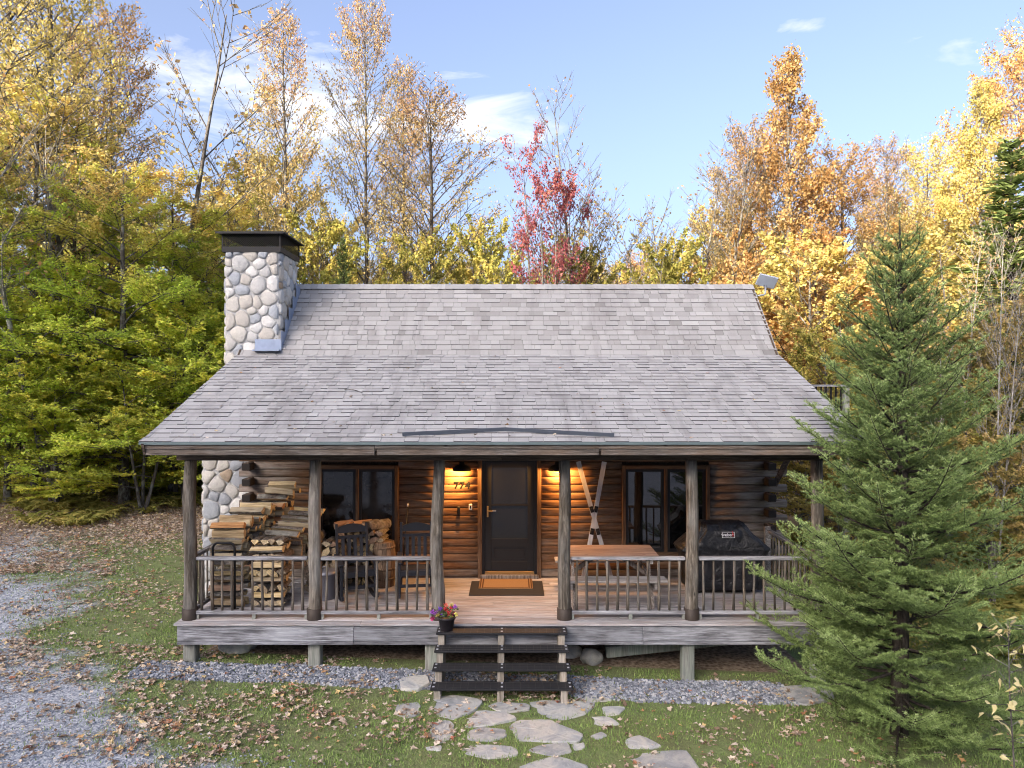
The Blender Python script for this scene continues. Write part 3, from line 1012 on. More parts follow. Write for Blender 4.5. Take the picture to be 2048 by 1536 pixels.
for k in range(14):
    xx = -4.5 + k * .68
    MB().box((xx, 10.43, DECK - .25), (xx + .04, YW, DECK - .21)).build('joist', M['beam'], deck)
for px in (378, 628, 862, 1377, 1640):
    xx = (px - 1024) / 136.5
    yb = 10.40
    MB().box((xx - .09, yb, float(gz(xx, yb)) - .3), (xx + .09, yb + .17, .475), bev=.012).build('stilt', M['stilt'], deck)

# ---- porch posts: round peeled logs with knots, metal sleeves
for k, xx in enumerate(POSTX):
    rr = random.Random(k * 5 + 1)
    n, m = 16, 26
    v = []; f = []
    kn = [(rr.uniform(.15, .95), rr.uniform(3.4, 6.0), rr.uniform(.008, .02)) for _ in range(7)]
    sx, sy = rr.uniform(-.03, .03), rr.uniform(-.01, .01)
    ztop = 3.135
    for i in range(m):
        tt = i / (m - 1); z = DECK + tt * (ztop - DECK)
        bx = math.sin(tt * math.pi) * sx + .008 * math.sin(tt * 7 + k)
        for q in range(n):
            a = 2 * math.pi * q / n
            rad = .098 - .014 * tt + .004 * math.sin(a * 3 + z * 4 + k) + rr.uniform(-.0018, .0018)
            for (kt, ka, kh) in kn:
                da = math.atan2(math.sin(a - ka), math.cos(a - ka))
                rad += kh * math.exp(-((tt - kt) * 26) ** 2 - (da * 2.4) ** 2)
            v.append((bx + rad * math.cos(a), sy * 0 + rad * math.sin(a), z))
    for i in range(m - 1):
        for q in range(n): f.append([i * n + q, i * n + (q + 1) % n, (i + 1) * n + (q + 1) % n, (i + 1) * n + q])
    f.append([(m - 1) * n + q for q in range(n)])
    o = MB().add(v, f, True).build('porch_post', M['post'], cabin, (xx, YP, 0))
    MB().lathe([(.112, DECK - .001), (.112, DECK + .16), (.106, DECK + .163), (.09, DECK + .163)], 20, cap=False).build('post_sleeve', M['sleeve'], o)


# ---- railings
def rail_run(p, q, mat, name, nb_, feet=True, ends=True):
    """top rail, bottom rail and round sticks between two points on the deck"""
    p = Vector(p); q = Vector(q)
    d = (q - p); L = d.length; d.normalize()
    r = MB().bar((p.x, p.y, DECK + .895), (q.x, q.y, DECK + .895), .085, .05, .008).build('railing', mat, cabin)
    MB().bar((p.x, p.y, DECK + .100), (q.x, q.y, DECK + .100), .085, .05, .006).build('bottom_rail', mat, r)
    for i in range(nb_):
        c = p + d * (L * (i + .5) / nb_)
        rr = rs.uniform(.015, .021)
        lean = rs.uniform(-.008, .008)
        pts = []; rad = []
        ph = rs.uniform(0, 6)
        for s_ in range(6):
            t_ = s_ / 5
            pts.append((c.x + d.x * (lean * t_ + .004 * math.sin(ph + t_ * 5)), c.y + d.y * (lean * t_) + .003 * math.sin(ph * 2 + t_ * 6), DECK + .124 + t_ * .75))
            rad.append(rr * (1.1 - .15 * t_) * rs.uniform(.95, 1.08))
        MB().tube(pts, rad, 8).build('baluster', M['baluster'], r)
    if feet:
        c = p + d * L * .52
        MB().box((c.x - .025, c.y - .035, DECK + .0005), (c.x + .025, c.y + .035, DECK + .076)).build('rail_foot', M['stilt'], r)
    if ends:
        for e in (p + d * .02, q - d * .02):
            MB().box((e.x - .02, e.y - .03, DECK + .0005), (e.x + .02, e.y + .03, DECK + .076)).build('rail_foot', M['stilt'], r)
    return r


for k in (0, 1, 3, 4):
    rail_run((POSTX[k] + .10, YP, 0), (POSTX[k + 1] - .10, YP, 0), M['rail_x'], 'front', 11)
rail_run((POSTX[0], YP + .11, 0), (POSTX[0], YW - .28, 0), M['rail_y'], 'side', 13)
rail_run((POSTX[5], YP + .11, 0), (POSTX[5], YW - .06, 0), M['rail_y'], 'side', 14)
MB().box((4.42, YW - .30, DECK), (4.52, YW - .26, DECK + .98), bev=.004).build('rail_end_post', M['rail_y'], cabin)

# ---- porch steps with rubber treads
SX0, SX1 = -1.075, .785
steps = empty('porch_steps', (0, 0, 0), parent=cabin)
SY = [10.155, 9.965, 9.775, 9.59]
SZ = [.742, .560, .378, .196]
for xc in (-1.005, -.155, .70):
    poly = [(10.295, -.25), (10.295, SZ[0] - .032)]
    for k in range(4):
        poly += [(SY[k] - .085, SZ[k] - .032)]
        nxt = SZ[k + 1] - .032 if k < 3 else -.2
        poly += [(SY[k] - .085, nxt)]
    MB().prism(poly, 0, xc - .045, xc + .045).build('stringer', M['step_wood'], steps)
MB().box((-.955, 10.255, .48), (-.205, 10.29, SZ[0] - .034)).build('riser', M['rail_x'], steps)
MB().box((-.105, 10.255, .48), (.65, 10.29, SZ[0] - .034)).build('riser', M['rail_x'], steps)
for k in range(4):
    a, b = SX0 - .006 * k, SX1 + .012 * k
    j = rs.uniform(-.006, .006)
    tr = MB().box((a, SY[k] - .125, SZ[k] - .030), (b, SY[k] + .125, SZ[k]), bev=.006).build('tread', M['stair_tread'], steps)
    g = MB()
    for q in range(1, 19):
        xx = a + (b - a) * q / 19
        g.box((xx - .002, SY[k] - .12, SZ[k] + .0005), (xx + .002, SY[k] + .12, SZ[k] + .003))
    g.box((a + .01, SY[k] - .010, SZ[k] + .0005), (b - .01, SY[k] - .007, SZ[k] + .0035)).box((a + .01, SY[k] + .06, SZ[k] + .0005), (b - .01, SY[k] + .063, SZ[k] + .0035)).box((a + .01, SY[k] - .075, SZ[k] + .0005), (b - .01, SY[k] - .072, SZ[k] + .0035))
    tag(g.build('tread_ribs', M['tread_line'], steps), kind='stuff')
    for xx in (a + .04, (a + b) / 2, b - .04):
        for yy in (-.07, .05):
            MB().box((xx - .014, SY[k] + yy - .016, SZ[k] + .0045), (xx + .014, SY[k] + yy + .016, SZ[k] + .008)).build('screw_pad', M['tread_pad'], steps)


# ---- chimney of fieldstones
def clip(poly, a, b, c):
    out = []
    n = len(poly)
    for i in range(n):
        p, q = poly[i], poly[(i + 1) % n]
        dp = a * p[0] + b * p[1] - c; dq = a * q[0] + b * q[1] - c
        if dp <= 0: out.append(p)
        if dp * dq < 0:
            t_ = dp / (dp - dq); out.append((p[0] + (q[0] - p[0]) * t_, p[1] + (q[1] - p[1]) * t_))
    return out


def stone_cells(W, H, size, seed):
    rr = random.Random(seed)
    pts = []
    tries = 0
    while tries < 6000:
        p = (rr.uniform(0, W), rr.uniform(0, H)); tries += 1
        rad = size * rr.uniform(.62, 1.15)
        if all((p[0] - q[0]) ** 2 + ((p[1] - q[1]) * 1.12) ** 2 > (.5 * (rad + q[2])) ** 2 * 1.0 for q in pts): pts.append((*p, rad))
    cells = []
    for i, p in enumerate(pts):
        poly = [(0, 0), (W, 0), (W, H), (0, H)]
        for j, q in enumerate(pts):
            if i == j: continue
            dx, dy = q[0] - p[0], q[1] - p[1]
            if dx * dx + dy * dy > (3 * size) ** 2: continue
            w = (p[2] ** 2 - q[2] ** 2) * .25
            mx = (p[0] ** 2 + p[1] ** 2, q[0] ** 2 + q[1] ** 2)
            poly = clip(poly, dx, dy, (mx[1] - mx[0]) / 2 + w)
            if len(poly) < 3: break
        if len(poly) >= 3: cells.append(poly)
    return cells


def stone_face(parent, W, H, org, ux, uz, nrm, size, seed, overhang=(.0, .0)):
    """lay rounded stones on a rectangle: org + ux*s + uz*t, bulging along nrm"""
    org, ux, uz, nrm = map(Vector, (org, ux, uz, nrm))
    rr = random.Random(seed + 99)
    for poly in stone_cells(W, H, size, seed):
        cx = sum(p[0] for p in poly) / len(poly); cy = sum(p[1] for p in poly) / len(poly)
        # resample outline to 11 points, rounded corners
        n = 13
        ring = []
        for k in range(n):
            a = 2 * math.pi * k / n
            dx, dy = math.cos(a), math.sin(a)
            best = 9
            for i in range(len(poly)):
                p, q = poly[i], poly[(i + 1) % len(poly)]
                ex, ey = q[0] - p[0], q[1] - p[1]
                den = dx * ey - dy * ex
                if abs(den) < 1e-9: continue
                t_ = ((p[0] - cx) * ey - (p[1] - cy) * ex) / den
                s_ = ((p[0] - cx) * dy - (p[1] - cy) * dx) / den
                if t_ > 0 and -1e-6 <= s_ <= 1 + 1e-6: best = min(best, t_)
            ring.append(best)
        sm = [ring[k] * .7 + (ring[k - 1] + ring[(k + 1) % n]) * .15 for k in range(n)]
        sm = [min(sm[k], ring[k]) - .006 for k in range(n)]
        if min(sm) < .012: continue
        hgt = rr.uniform(.028, .05)
        v = []
        for (sc_, h) in ((1.0, -.01), (.97, hgt * .62), (.80, hgt * .97)):
            for k in range(n):
                a = 2 * math.pi * k / n
                r_ = sm[k] * sc_ * rr.uniform(.97, 1.03)
                p = ux * (cx + r_ * math.cos(a)) + uz * (cy + r_ * math.sin(a)) + nrm * (h + rr.uniform(-.004, .004))
                v.append(p)
        v.append(ux * cx + uz * cy + nrm * (hgt * 1.05))
        f = []
        for L_ in range(2):
            for k in range(n): f.append([L_ * n + k, L_ * n + (k + 1) % n, (L_ + 1) * n + (k + 1) % n, (L_ + 1) * n + k])
        for k in range(n): f.append([2 * n + k, 2 * n + (k + 1) % n, 3 * n])
        o = MB().add([org + p for p in v], f, True).build('stone', M['stone'], parent)


CX0, CX1, CY0, CY1, CZ1 = -5.37, -4.38, 13.32, 14.40, 6.745
LX0 = -5.74
chim = MB().box((CX0, CY0, 3.4), (CX1, CY1, CZ1)).prism([(CY0 - .12, -.1), (CY1 + .25, -.1), (CY1 + .25, 2.9), (CY1, 3.4), (CY0, 3.4), (CY0 - .12, 2.9)], 0, LX0, -4.80).build('chimney', M['mortar'], cabin)
stone_face(chim, CX1 - CX0, CZ1 - 4.3, (CX0, CY0, 4.3), (1, 0, 0), (0, 0, 1), (0, -1, 0), .25, 5)
stone_face(chim, CY1 - CY0, CZ1 - 4.75, (CX1, CY0, 4.75), (0, 1, 0), (0, 0, 1), (1, 0, 0), .25, 6)
stone_face(chim, CY1 - CY0, CZ1 - 4.2, (CX0, CY1, 4.2), (0, -1, 0), (0, 0, 1), (-1, 0, 0), .24, 8)
stone_face(chim, 1.0, 3.05, (LX0, CY0 - .12, .15), (1, 0, 0), (0, 0, 1), (0, -1, 0), .27, 9)
stone_face(chim, 1.4, 3.0, (LX0, CY1 + .2, .15), (0, -1, 0), (0, 0, 1), (-1, 0, 0), .26, 10)
# cap: band, mesh cage, lid
cap = MB()
a0, a1, b0, b1 = CX0 - .055, CX1 + .055, CY0 - .055, CY1 + .055
for (p, q) in (((a0, b0), (a1, b0 + .02)), ((a0, b1 - .02), (a1, b1)), ((a0, b0 + .02), (a0 + .02, b1 - .02)), ((a1 - .02, b0 + .02), (a1, b1 - .02))):
    cap.box((p[0], p[1], CZ1 - .015), (q[0], q[1], CZ1 + .085))
cap.box((a0 + .02, b0 + .02, CZ1 + .0), (a1 - .02, b1 - .02, CZ1 + .02))
capo = cap.build('chimney_cap', M['black_metal'], chim)
for (xx, yy) in ((a0 + .012, b0 + .012), (a1 - .012, b0 + .012), (a0 + .012, b1 - .012), (a1 - .012, b1 - .012)):
    MB().box((xx - .012, yy - .012, CZ1 + .086), (xx + .012, yy + .012, CZ1 + .33)).build('cap_post', M['black_metal'], chim)
# expanded-metal cage: diagonal wires on four sides, one part each
for (p, q) in (((a0, b0), (a1, b0)), ((a1, b0), (a1, b1)), ((a1, b1), (a0, b1)), ((a0, b1), (a0, b0))):
    p = Vector((*p, 0)); q = Vector((*q, 0)); d = q - p; L = d.length; d.normalize()
    g = MB(); zb, zt = CZ1 + .085, CZ1 + .33
    hh = zt - zb; n = int((L + hh) / .034)
    for k in range(n):
        s0 = k * .034 - hh
        for dirn in (1, -1):
            sa, sb = (s0, s0 + hh)
            za, zb2 = (zb, zt) if dirn > 0 else (zt, zb)
            if sa < 0: za = za + (zb2 - za) * (-sa / hh); sa = 0
            if sb > L: zb2 = za + (zb2 - za) * ((L - sa) / (sb - sa)) if sb > sa else zb2; sb = L
            if sb - sa < .01: continue
            g.bar(p + d * sa + Vector((0, 0, za)), p + d * sb + Vector((0, 0, zb2)), .0035, .0035, up=(d.y, -d.x, 0))
    tag(g.build('cap_mesh', M['black_metal'], chim), kind='stuff')
mb = MB()
mb.box((a0 - .08, b0 - .08, CZ1 + .332), (a1 + .08, b1 + .08, CZ1 + .352))
mb.add([(a0 - .08, b0 - .08, CZ1 + .352), (a1 + .08, b0 - .08, CZ1 + .352), (a1 + .08, b1 + .08, CZ1 + .352), (a0 - .08, b1 + .08, CZ1 + .352), ((a0 + a1) / 2, (b0 + b1) / 2, CZ1 + .385)], [(0, 1, 4), (1, 2, 4), (2, 3, 4), (3, 0, 4)])
mb.box((a0 - .085, b0 - .085, CZ1 + .31), (a1 + .085, b0 - .08, CZ1 + .352))
mb.build('cap_lid', M['black_metal'], chim)
MB().lathe([(.13, 0), (.13, .17), (.11, .17), (.11, .02)], 16, ((a0 + a1) / 2 + .2, (b0 + b1) / 2, CZ1 + .02)).build('flue', M['mortar'], chim)


# stepped lead flashing round the chimney's roof side
def roof_z(y):
    return E[1] + (y - E[0]) * sl_ if y < B[0] else B[1] + (y - B[0]) * (T[1] - B[1]) / (T[0] - B[0])


z0 = roof_z(CY0)
MB().box((-4.80, CY0 - .070, z0 - .04), (CX1 + .074, CY0 - .062, z0 + .17)).box((-4.80, CY0 - .20, z0 - .055), (CX1 + .074, CY0 - .062, z0 - .028)).build('flashing', M['lead'], chim)
for k in range(5):
    ya = CY0 - .066 + k * .235; yb = ya + .25
    za = roof_z(ya + .03)
    MB().box((CX1 + .064 + .002 * (k % 2), ya, za - .02), (CX1 + .072 + .002 * (k % 2), yb, roof_z(yb) + .13)).build('flashing', M['lead'], chim)

# ---- back balcony seen past the gable
bal = empty('balcony', (0, 0, 0), parent=cabin)
MB().box((4.7, 16.6, 3.12), (7.95, 19.2, 3.26)).build('balcony_floor', M['beam'], bal)
for (xx, yy) in ((7.85, 16.7), (7.85, 19.1)):
    MB().box((xx - .06, yy - .06, float(gz(xx, yy)) - .2), (xx + .06, yy + .06, 4.22)).build('balcony_post', M['stilt'], bal)
MB().box((4.75, 16.62, 4.20), (7.95, 16.76, 4.245)).build('balcony_rail', M['rail_x'], bal)
MB().box((7.80, 16.76, 4.20), (7.94, 19.2, 4.245)).build('balcony_rail', M['rail_y'], bal)
for k in range(26):
    xx = 4.85 + k * .115
    MB().box((xx - .016, 16.67, 3.26), (xx + .016, 16.70, 4.20)).build('balcony_baluster', M['black_metal'], bal)

# ---- satellite dish on the gable
dish = empty('satellite_dish', (4.97, 14.45, 6.05))
tag(dish, 'grey rectangular satellite dish on a bent pole at the roof ridge', 'satellite dish')
MB().box((-.06, -.05, -.03), (.0, .05, .03), bev=.006).tube([(-.01, 0, 0), (.15, 0, .02), (.185, 0, .05), (.19, 0, .22)], .02, 10).build('mast', M['steel'], dish)
dm = Matrix.Translation((.21, -.02, .30)) @ Matrix.Rotation(R(-8), 4, 'Z') @ Matrix.Rotation(R(16), 4, 'Y') @ Matrix.Rotation(R(-42), 4, 'X')
MB().box((-.19, -.15, -.015), (.19, .15, .015), dm, bev=.012).build('panel', M['dish'], dish)
# ------------------------------------------------------------------ things on the porch
# ---- firewood: split logs, each one a thing
def split_log(seed, L, r, kind):
    """wedge of a log along local X: bark arc and split faces; kind = arc width in degrees"""
    rr = random.Random(seed)
    half = R(kind) / 2
    pts = []
    if kind < 300:
        pts.append((rr.uniform(-.01, .01), -r * .55))
    na = 5 if kind < 300 else 9
    for k in range(na):
        a = math.pi / 2 - half + 2 * half * k / (na - 1) if kind < 300 else 2 * math.pi * k / na
        q = r * rr.uniform(.93, 1.07)
        pts.append((q * math.cos(a), q * math.sin(a) - (r * .55 if kind < 300 else 0)))
    zc = (min(p[1] for p in pts) + max(p[1] for p in pts)) / 2
    pts = [(p[0], p[1] - zc) for p in pts]
    n = len(pts)
    v = []
    for s in (-.5, -.17, .17, .5):
        jx, jy = rr.uniform(-.006, .006), rr.uniform(-.006, .006)
        for p in pts: v.append((s * L + (rr.uniform(-.008, .008) if abs(s) == .5 else 0), p[0] + jx, p[1] + jy))
    f = []; mi = []
    for q in range(3):
        for k in range(n):
            f.append([q * n + k, q * n + (k + 1) % n, (q + 1) * n + (k + 1) % n, (q + 1) * n + k])
            bark = kind >= 300 or (1 <= k < n - 1)
            mi.append(1 if bark else 0)
    f.append(list(range(n))[::-1]); f.append([3 * n + k for k in range(n)]); mi += [0, 0]
    return MB().add(v, f, False, mi)


WOODS = ['split', 'split_old', 'split_red']
protos = {}
for w in WOODS:
    for k in range(6):
        mb = split_log(k * 3 + 1, .42 + .02 * (k % 3), .088 + .012 * (k % 3), [80, 110, 140, 95, 175, 65][k])
        me = mb.mesh('firewood_log'); me.materials.append(M[w]); me.materials.append(M['log_bark'])
        protos[(w, k)] = me


def fire(loc, along, roll, kind, wood_, label, group, tilt=0.0, sc=1.0):
    o = bpy.data.objects.new('firewood_log', protos[(wood_, kind)])
    link(o)
    o.rotation_euler = (roll, tilt, along)
    o.location = loc
    o.scale = (sc, 1, 1)
    tag(o, label, 'firewood', group)
    return o


fr = random.Random(21)
pick = lambda w: fr.choices(WOODS, w)[0]
D0 = DECK + .004
# tall stepped stack of logs laid across, from the rail back to the wall
LA = 'split log with grey bark lying crosswise in the tall stepped stack by the chimney'
cols = 10
for c in range(cols):
    y = 11.02 + c * .148
    x = -4.42 + .03 * c + (.08 if c > 6 else 0)
    n = 11 + (c // 4)
    for i in range(n):
        if c >= 2 and i < n - 4: continue
        z = D0 + .064 + i * .121 + fr.uniform(-.006, .006)
        fire((x + fr.uniform(-.035, .035), y + fr.uniform(-.010, .010), z), fr.uniform(-.04, .04), fr.choice([-1.57, -1.57, 3.14, 3.14, 0, 0]) + fr.uniform(-.35, .35), fr.choice([0, 1, 2, 3, 4]), pick([.72, .18, .10]), LA, 'logs of the tall stepped stack', fr.uniform(-.02, .02), 1.15)
for q in range(3):
    fire((-3.95 + fr.uniform(-.05, .05), 12.15 + .12 * q, D0 + 1.62 + .10 * (q % 2)), fr.uniform(-.12, .05), fr.uniform(0, 6), fr.choice([1, 3]), 'split', 'pale split log topping the tall stack beneath the log wall', 'pale logs on top of the tall stack', fr.uniform(-.02, .12), 1.1)
# criss-cross column: layers of ends facing out and of logs laid across
LB = 'pale split log in the criss-crossed end column of the woodpile'
for lay in range(9):
    z = D0 + .064 + lay * .118
    for k in range(4):
        if lay % 2 == 0:
            fire((-3.98 + k * .128 + fr.uniform(-.01, .01), 11.22 + fr.uniform(-.02, .03), z + fr.uniform(-.005, .005)), R(90) + fr.uniform(-.08, .08), fr.choice([0, 0, .5, 3.14]) + fr.uniform(-.3, .3), fr.choice([0, 1, 2, 3, 5]), pick([.7, .2, .1]), LB, 'logs of the criss-crossed column')
        else:
            fire((-3.80 + fr.uniform(-.02, .02), 11.06 + k * .115, z), fr.uniform(-.05, .05), fr.choice([3.14, 0]) + fr.uniform(-.2, .2), fr.choice([0, 1, 3]), pick([.8, .15, .05]), LB, 'logs of the criss-crossed column', fr.uniform(-.02, .02), 1.12)
# two courses of clean pale splits laid across on top at the back
for k in range(6):
    fire((-3.68 + .05 * k + fr.uniform(-.02, .02), 11.38 + .13 * k, D0 + 1.06 + .055 * k), -.06 + fr.uniform(-.04, .04), fr.uniform(-.3, .3), fr.choice([0, 1, 3]), 'split', 'clean pale split log laid crosswise on top of the woodpile', 'clean splits on top of the woodpile', .05, 1.2)
for k in range(5):
    for i in range(7 - (k // 4)):
        fire((-3.66 + .0 * i + fr.uniform(-.03, .03), 11.60 + k * .15, D0 + .066 + i * .135), fr.uniform(-.05, .05), fr.uniform(0, 6), fr.choice([0, 1, 2, 4]), pick([.3, .6, .1]), 'split log lying crosswise in the middle of the woodpile', 'logs in the middle of the woodpile') if i > 3 else None
# logs with their ends out, right of the column
LC = 'dark split log with its end out in the stack behind the ash bucket'
for k in range(5):
    for i in range(8 - k // 2):
        fire((-3.36 + k * .128 + fr.uniform(-.012, .012), 12.0 + .03 * k + fr.uniform(-.04, .02), D0 + .064 + i * .119 + .004 * k), R(90) + fr.uniform(-.06, .06), fr.uniform(0, 6), fr.choice([0, 1, 2, 3]), pick([.15, .75, .1]), LC, 'logs with ends out by the bucket')
LD = 'split log with its end out in the low stack under the window'
for k in range(6):
    for i in range(8):
        fire((-2.93 + k * .135 + fr.uniform(-.012, .012), 12.40 + fr.uniform(-.03, .02), D0 + .066 + i * .116 + .003 * k), R(90) + fr.uniform(-.06, .06), fr.uniform(0, 6), fr.choice([0, 1, 2, 3]), pick([.3, .5, .2]), LD, 'logs of the low stack under the window')
for k in range(5):
    fire((-2.9 + k * .15, 12.36 + fr.uniform(-.03, .03), D0 + 1.02), R(60) + fr.uniform(-.15, .15), fr.uniform(0, 6), 1, 'split_red', 'reddish split log lying askew on top of the low stack', 'reddish logs on the low stack', .06)

# ---- firewood rack hoops
rack = empty('firewood_rack', (-4.375, 10.78, DECK))
tag(rack, 'black tubular firewood rack with a rounded hoop end behind the porch rail', 'firewood rack')
for yy in (0, .0):
    pass
hoop = [(-.165, 0, .0), (-.165, 0, .97)] + [(-.165 + .075 * (1 - math.cos(a)), 0, .97 + .085 * math.sin(a)) for a in np.linspace(.3, math.pi / 2, 5)] + [(.165 - .075 * (1 - math.cos(a)), 0, .97 + .085 * math.sin(a)) for a in np.linspace(math.pi / 2, .3, 5)] + [(.165, 0, .97), (.165, 0, .0)]
MB().tube(hoop, .0185, 10).build('hoop', M['black_metal'], rack)
MB().tube([(-.165, 0, .10), (.165, 0, .10)], .012, 8).build('crossbar', M['black_metal'], rack)
for s in (-1, 1):
    MB().tube([(s * .165, -.04, .02), (s * .165, .12, .02)], .018, 8).build('foot', M['black_metal'], rack)


# ---- rocking chairs
def rocking_chair(loc, rz, label):
    r = empty('rocking_chair', loc, rz)
    tag(r, label, 'chair', 'rocking chairs on the porch')
    P = M['chair_paint']
    for s in (-1, 1):
        MB().bar((s * .27, -.30, .045), (s * .27, -.27, .58), .045, .05, .006).build('front_leg', P, r)
        MB().bar((s * .25, .22, .05), (s * .25, .40, 1.12), .042, .05, .006).build('back_post', P, r)
        MB().bar((s * .275, -.36, .60), (s * .265, .31, .635), .085, .028, .008).build('arm', P, r)
        pts = [(s * .27, -.46 + 1.05 * q / 10, .03 + .14 * ((q / 10 - .42) ** 2) * 3.0) for q in range(11)]
        rk = MB()
        for a, b in zip(pts[:-1], pts[1:]): rk.bar(a, (b[0], b[1] + .004, b[2]), .035, .06)
        rk.build('rocker', P, r)
        MB().bar((s * .27, -.28, .20), (s * .255, .24, .20), .025, .04, .004).build('side_stretcher', P, r)
    MB().bar((-.25, -.285, .42), (.25, -.285, .42), .03, .085, .005).build('apron', P, r)
    MB().bar((-.25, -.29, .22), (.25, -.29, .22), .022, .05, .004).build('front_stretcher', P, r)
    for k in range(6):
        y = -.27 + k * .085
        MB().box((-.255, y, .455 - .008 * k), (.255, y + .07, .475 - .008 * k), bev=.004).build('seat_slat', P, r)
    # crest rail, arched
    cr = MB(); n = 10
    poly = [(-.235, 0), (.235, 0)] + [(.235 - .47 * q / n, .085 + .055 * math.sin(math.pi * q / n)) for q in range(n + 1)]
    me_y = lambda z: .22 + (.40 - .22) * z / 1.07
    v = [(p[0], me_y(.93 + p[1]) - .012, .97 + p[1]) for p in poly] + [(p[0], me_y(.93 + p[1]) + .014, .97 + p[1]) for p in poly]
    m = len(poly)
    cr.add(v, [list(range(m)), [m + q for q in range(m)][::-1]] + [[q, (q + 1) % m, m + (q + 1) % m, m + q] for q in range(m)])
    cr.build('crest_rail', P, r)
    MB().bar((-.235, .365, .90), (.235, .365, .90), .024, .05, .004).build('upper_rail', P, r)
    MB().bar((-.235, .275, .50), (.235, .275, .50), .024, .05, .004).build('lower_rail', P, r)
    for k in range(4):
        xx = -.15 + k * .1
        MB().bar((xx, .28, .52), (xx, .36, .885), .055, .016, .003, up=(0, 1, 0)).build('back_slat', P, r)
    return r


rocking_chair((-2.56, 11.62, DECK + .002), R(22), 'dark slatted rocking chair between the ash bucket and the barrel')
rocking_chair((-1.58, 11.72, DECK + .002), R(8), 'dark slatted rocking chair right of the barrel, near the door lamp')

# ---- barrel
barrel = empty('barrel', (-2.20, 12.22, DECK + .002))
tag(barrel, 'brown wooden barrel standing between the two rocking chairs', 'barrel')
t = wood('barrel_wood', (.06, .04, .025), (.15, .10, .065), (.23, .165, .115), 2)
for k in range(16):
    a0_, a1_ = 2 * math.pi * (k + .03) / 16, 2 * math.pi * (k + .97) / 16
    v = []
    for (rad, z) in ((.165, 0), (.195, .2), (.205, .38), (.197, .56), (.175, .76)):
        for a in (a0_, a1_):
            v.append((rad * math.cos(a), rad * math.sin(a), z))
        for a in (a1_, a0_):
            v.append(((rad - .02) * math.cos(a), (rad - .02) * math.sin(a), z))
    f = []
    for q in range(4):
        for j in range(4): f.append([q * 4 + j, q * 4 + (j + 1) % 4, q * 4 + 4 + (j + 1) % 4, q * 4 + 4 + j])
    f += [[0, 1, 2, 3], [16, 17, 18, 19]]
    MB().add(v, f).build('stave', t, barrel)
for (rad, z) in ((.187, .13), (.205, .30), (.204, .47), (.186, .66)):
    MB().lathe([(rad + .001, z), (rad + .005, z), (rad + .004, z + .035), (rad - .001, z + .035)], 24, cap=False).build('hoop', wood('barrel_hoop', (.05, .035, .022), (.12, .085, .055), (.2, .15, .1), 2) if z == .13 else barrel.children[-1].data.materials[0], barrel)
MB().lathe([(.0, .735), (.165, .735), (.165, .75), (.0, .75)], 24, cap=False).build('barrel_lid', t, barrel)

# ---- ash bucket
bk = empty('ash_bucket', (-3.02, 11.50, DECK + .002))
tag(bk, 'grey metal ash bucket on the porch beside the firewood', 'bucket')
MB().lathe([(.15, 0), (.155, .01), (.185, .40), (.192, .405), (.192, .42), (.18, .42), (.15, .02)], 28, cap=True).build('pail', M['bucket'], bk)
MB().lathe([(.196, .415), (.196, .44), (.15, .465), (.02, .475), (.0, .476)], 28, cap=False).build('bucket_lid', M['bucket'], bk)
MB().tube([(-.05, 0, .47), (-.04, 0, .51), (.04, 0, .51), (.05, 0, .47)], .008, 6).build('lid_handle', M['bucket'], bk)

# ---- thin pole by the wall
pole = MB().tube([(-1.93, 12.42, DECK + .005), (-1.86, 12.64, 2.08)], .011, 8).tube([(-1.86, 12.64, 2.08), (-1.8575, 12.648, 2.13)], .013, 8, mi=1).build('pole', [M['black_metal'], M['white_print']])
tag(pole, 'thin dark pole with a pale tip leaning on the log wall', 'pole')

# ---- door mats
mat1 = MB().box((-.71, 11.62, DECK + .003), (.53, 12.47, DECK + .012), bev=.004).build('rubber_mat', M['black_rubber'])
tag(mat1, 'large flat black rubber mat under the striped doormat', 'mat')
mat2 = empty('doormat', (-.105, 12.27, DECK + .0125))
tag(mat2, 'brown coir doormat with dark border stripes at the door', 'mat')
MB().box((-.46, -.29, 0), (.46, .29, .016), bev=.005).build('coir_pad', M['coir'], mat2)
for xx in (-.435, -.395, .395, .435):
    MB().box((xx - .011, -.285, .0162), (xx + .011, .285, .018)).build('border_stripe', M['coir_dark'], mat2)
for yy in (-.265, .265):
    MB().box((-.38, yy - .009, .0162), (.38, yy + .009, .018)).build('border_stripe', M['coir_dark'], mat2)

# ---- picnic table
tb = empty('picnic_table', (1.555, 11.55, DECK + .002))
tag(tb, 'wooden picnic table with attached grey benches below the crossed skis', 'table')
for k in range(6):
    y = -.42 + k * .142
    MB().box((-.77, y, .715), (.77, y + .135, .755), bev=.005).build('top_board', M['table_top'], tb)
for s in (-1, 1):
    MB().box((-.82, s * .62 - .14, .435), (.82, s * .62 + .14, .475), bev=.006).build('bench', M['table_grey'], tb)
    for e in (-1, 1):
        MB().bar((e * .60, s * .70, .0), (e * .60, s * .25, .70), .045, .10, .005).build('leg', M['table_leg'], tb)
for e in (-1, 1):
    MB().box((e * .645 - .02, -.72, .33), (e * .645 + .02, .72, .43), bev=.004).build('cross_beam', M['table_grey'], tb)
    MB().box((e * .645 - .02, -.38, .63), (e * .645 + .02, .38, .714), bev=.004).build('cross_beam', M['table_grey'], tb)
    MB().bar((e * .60, 0, .40), (e * .15, 0, .70), .04, .07, .004).build('brace', M['table_leg'], tb)


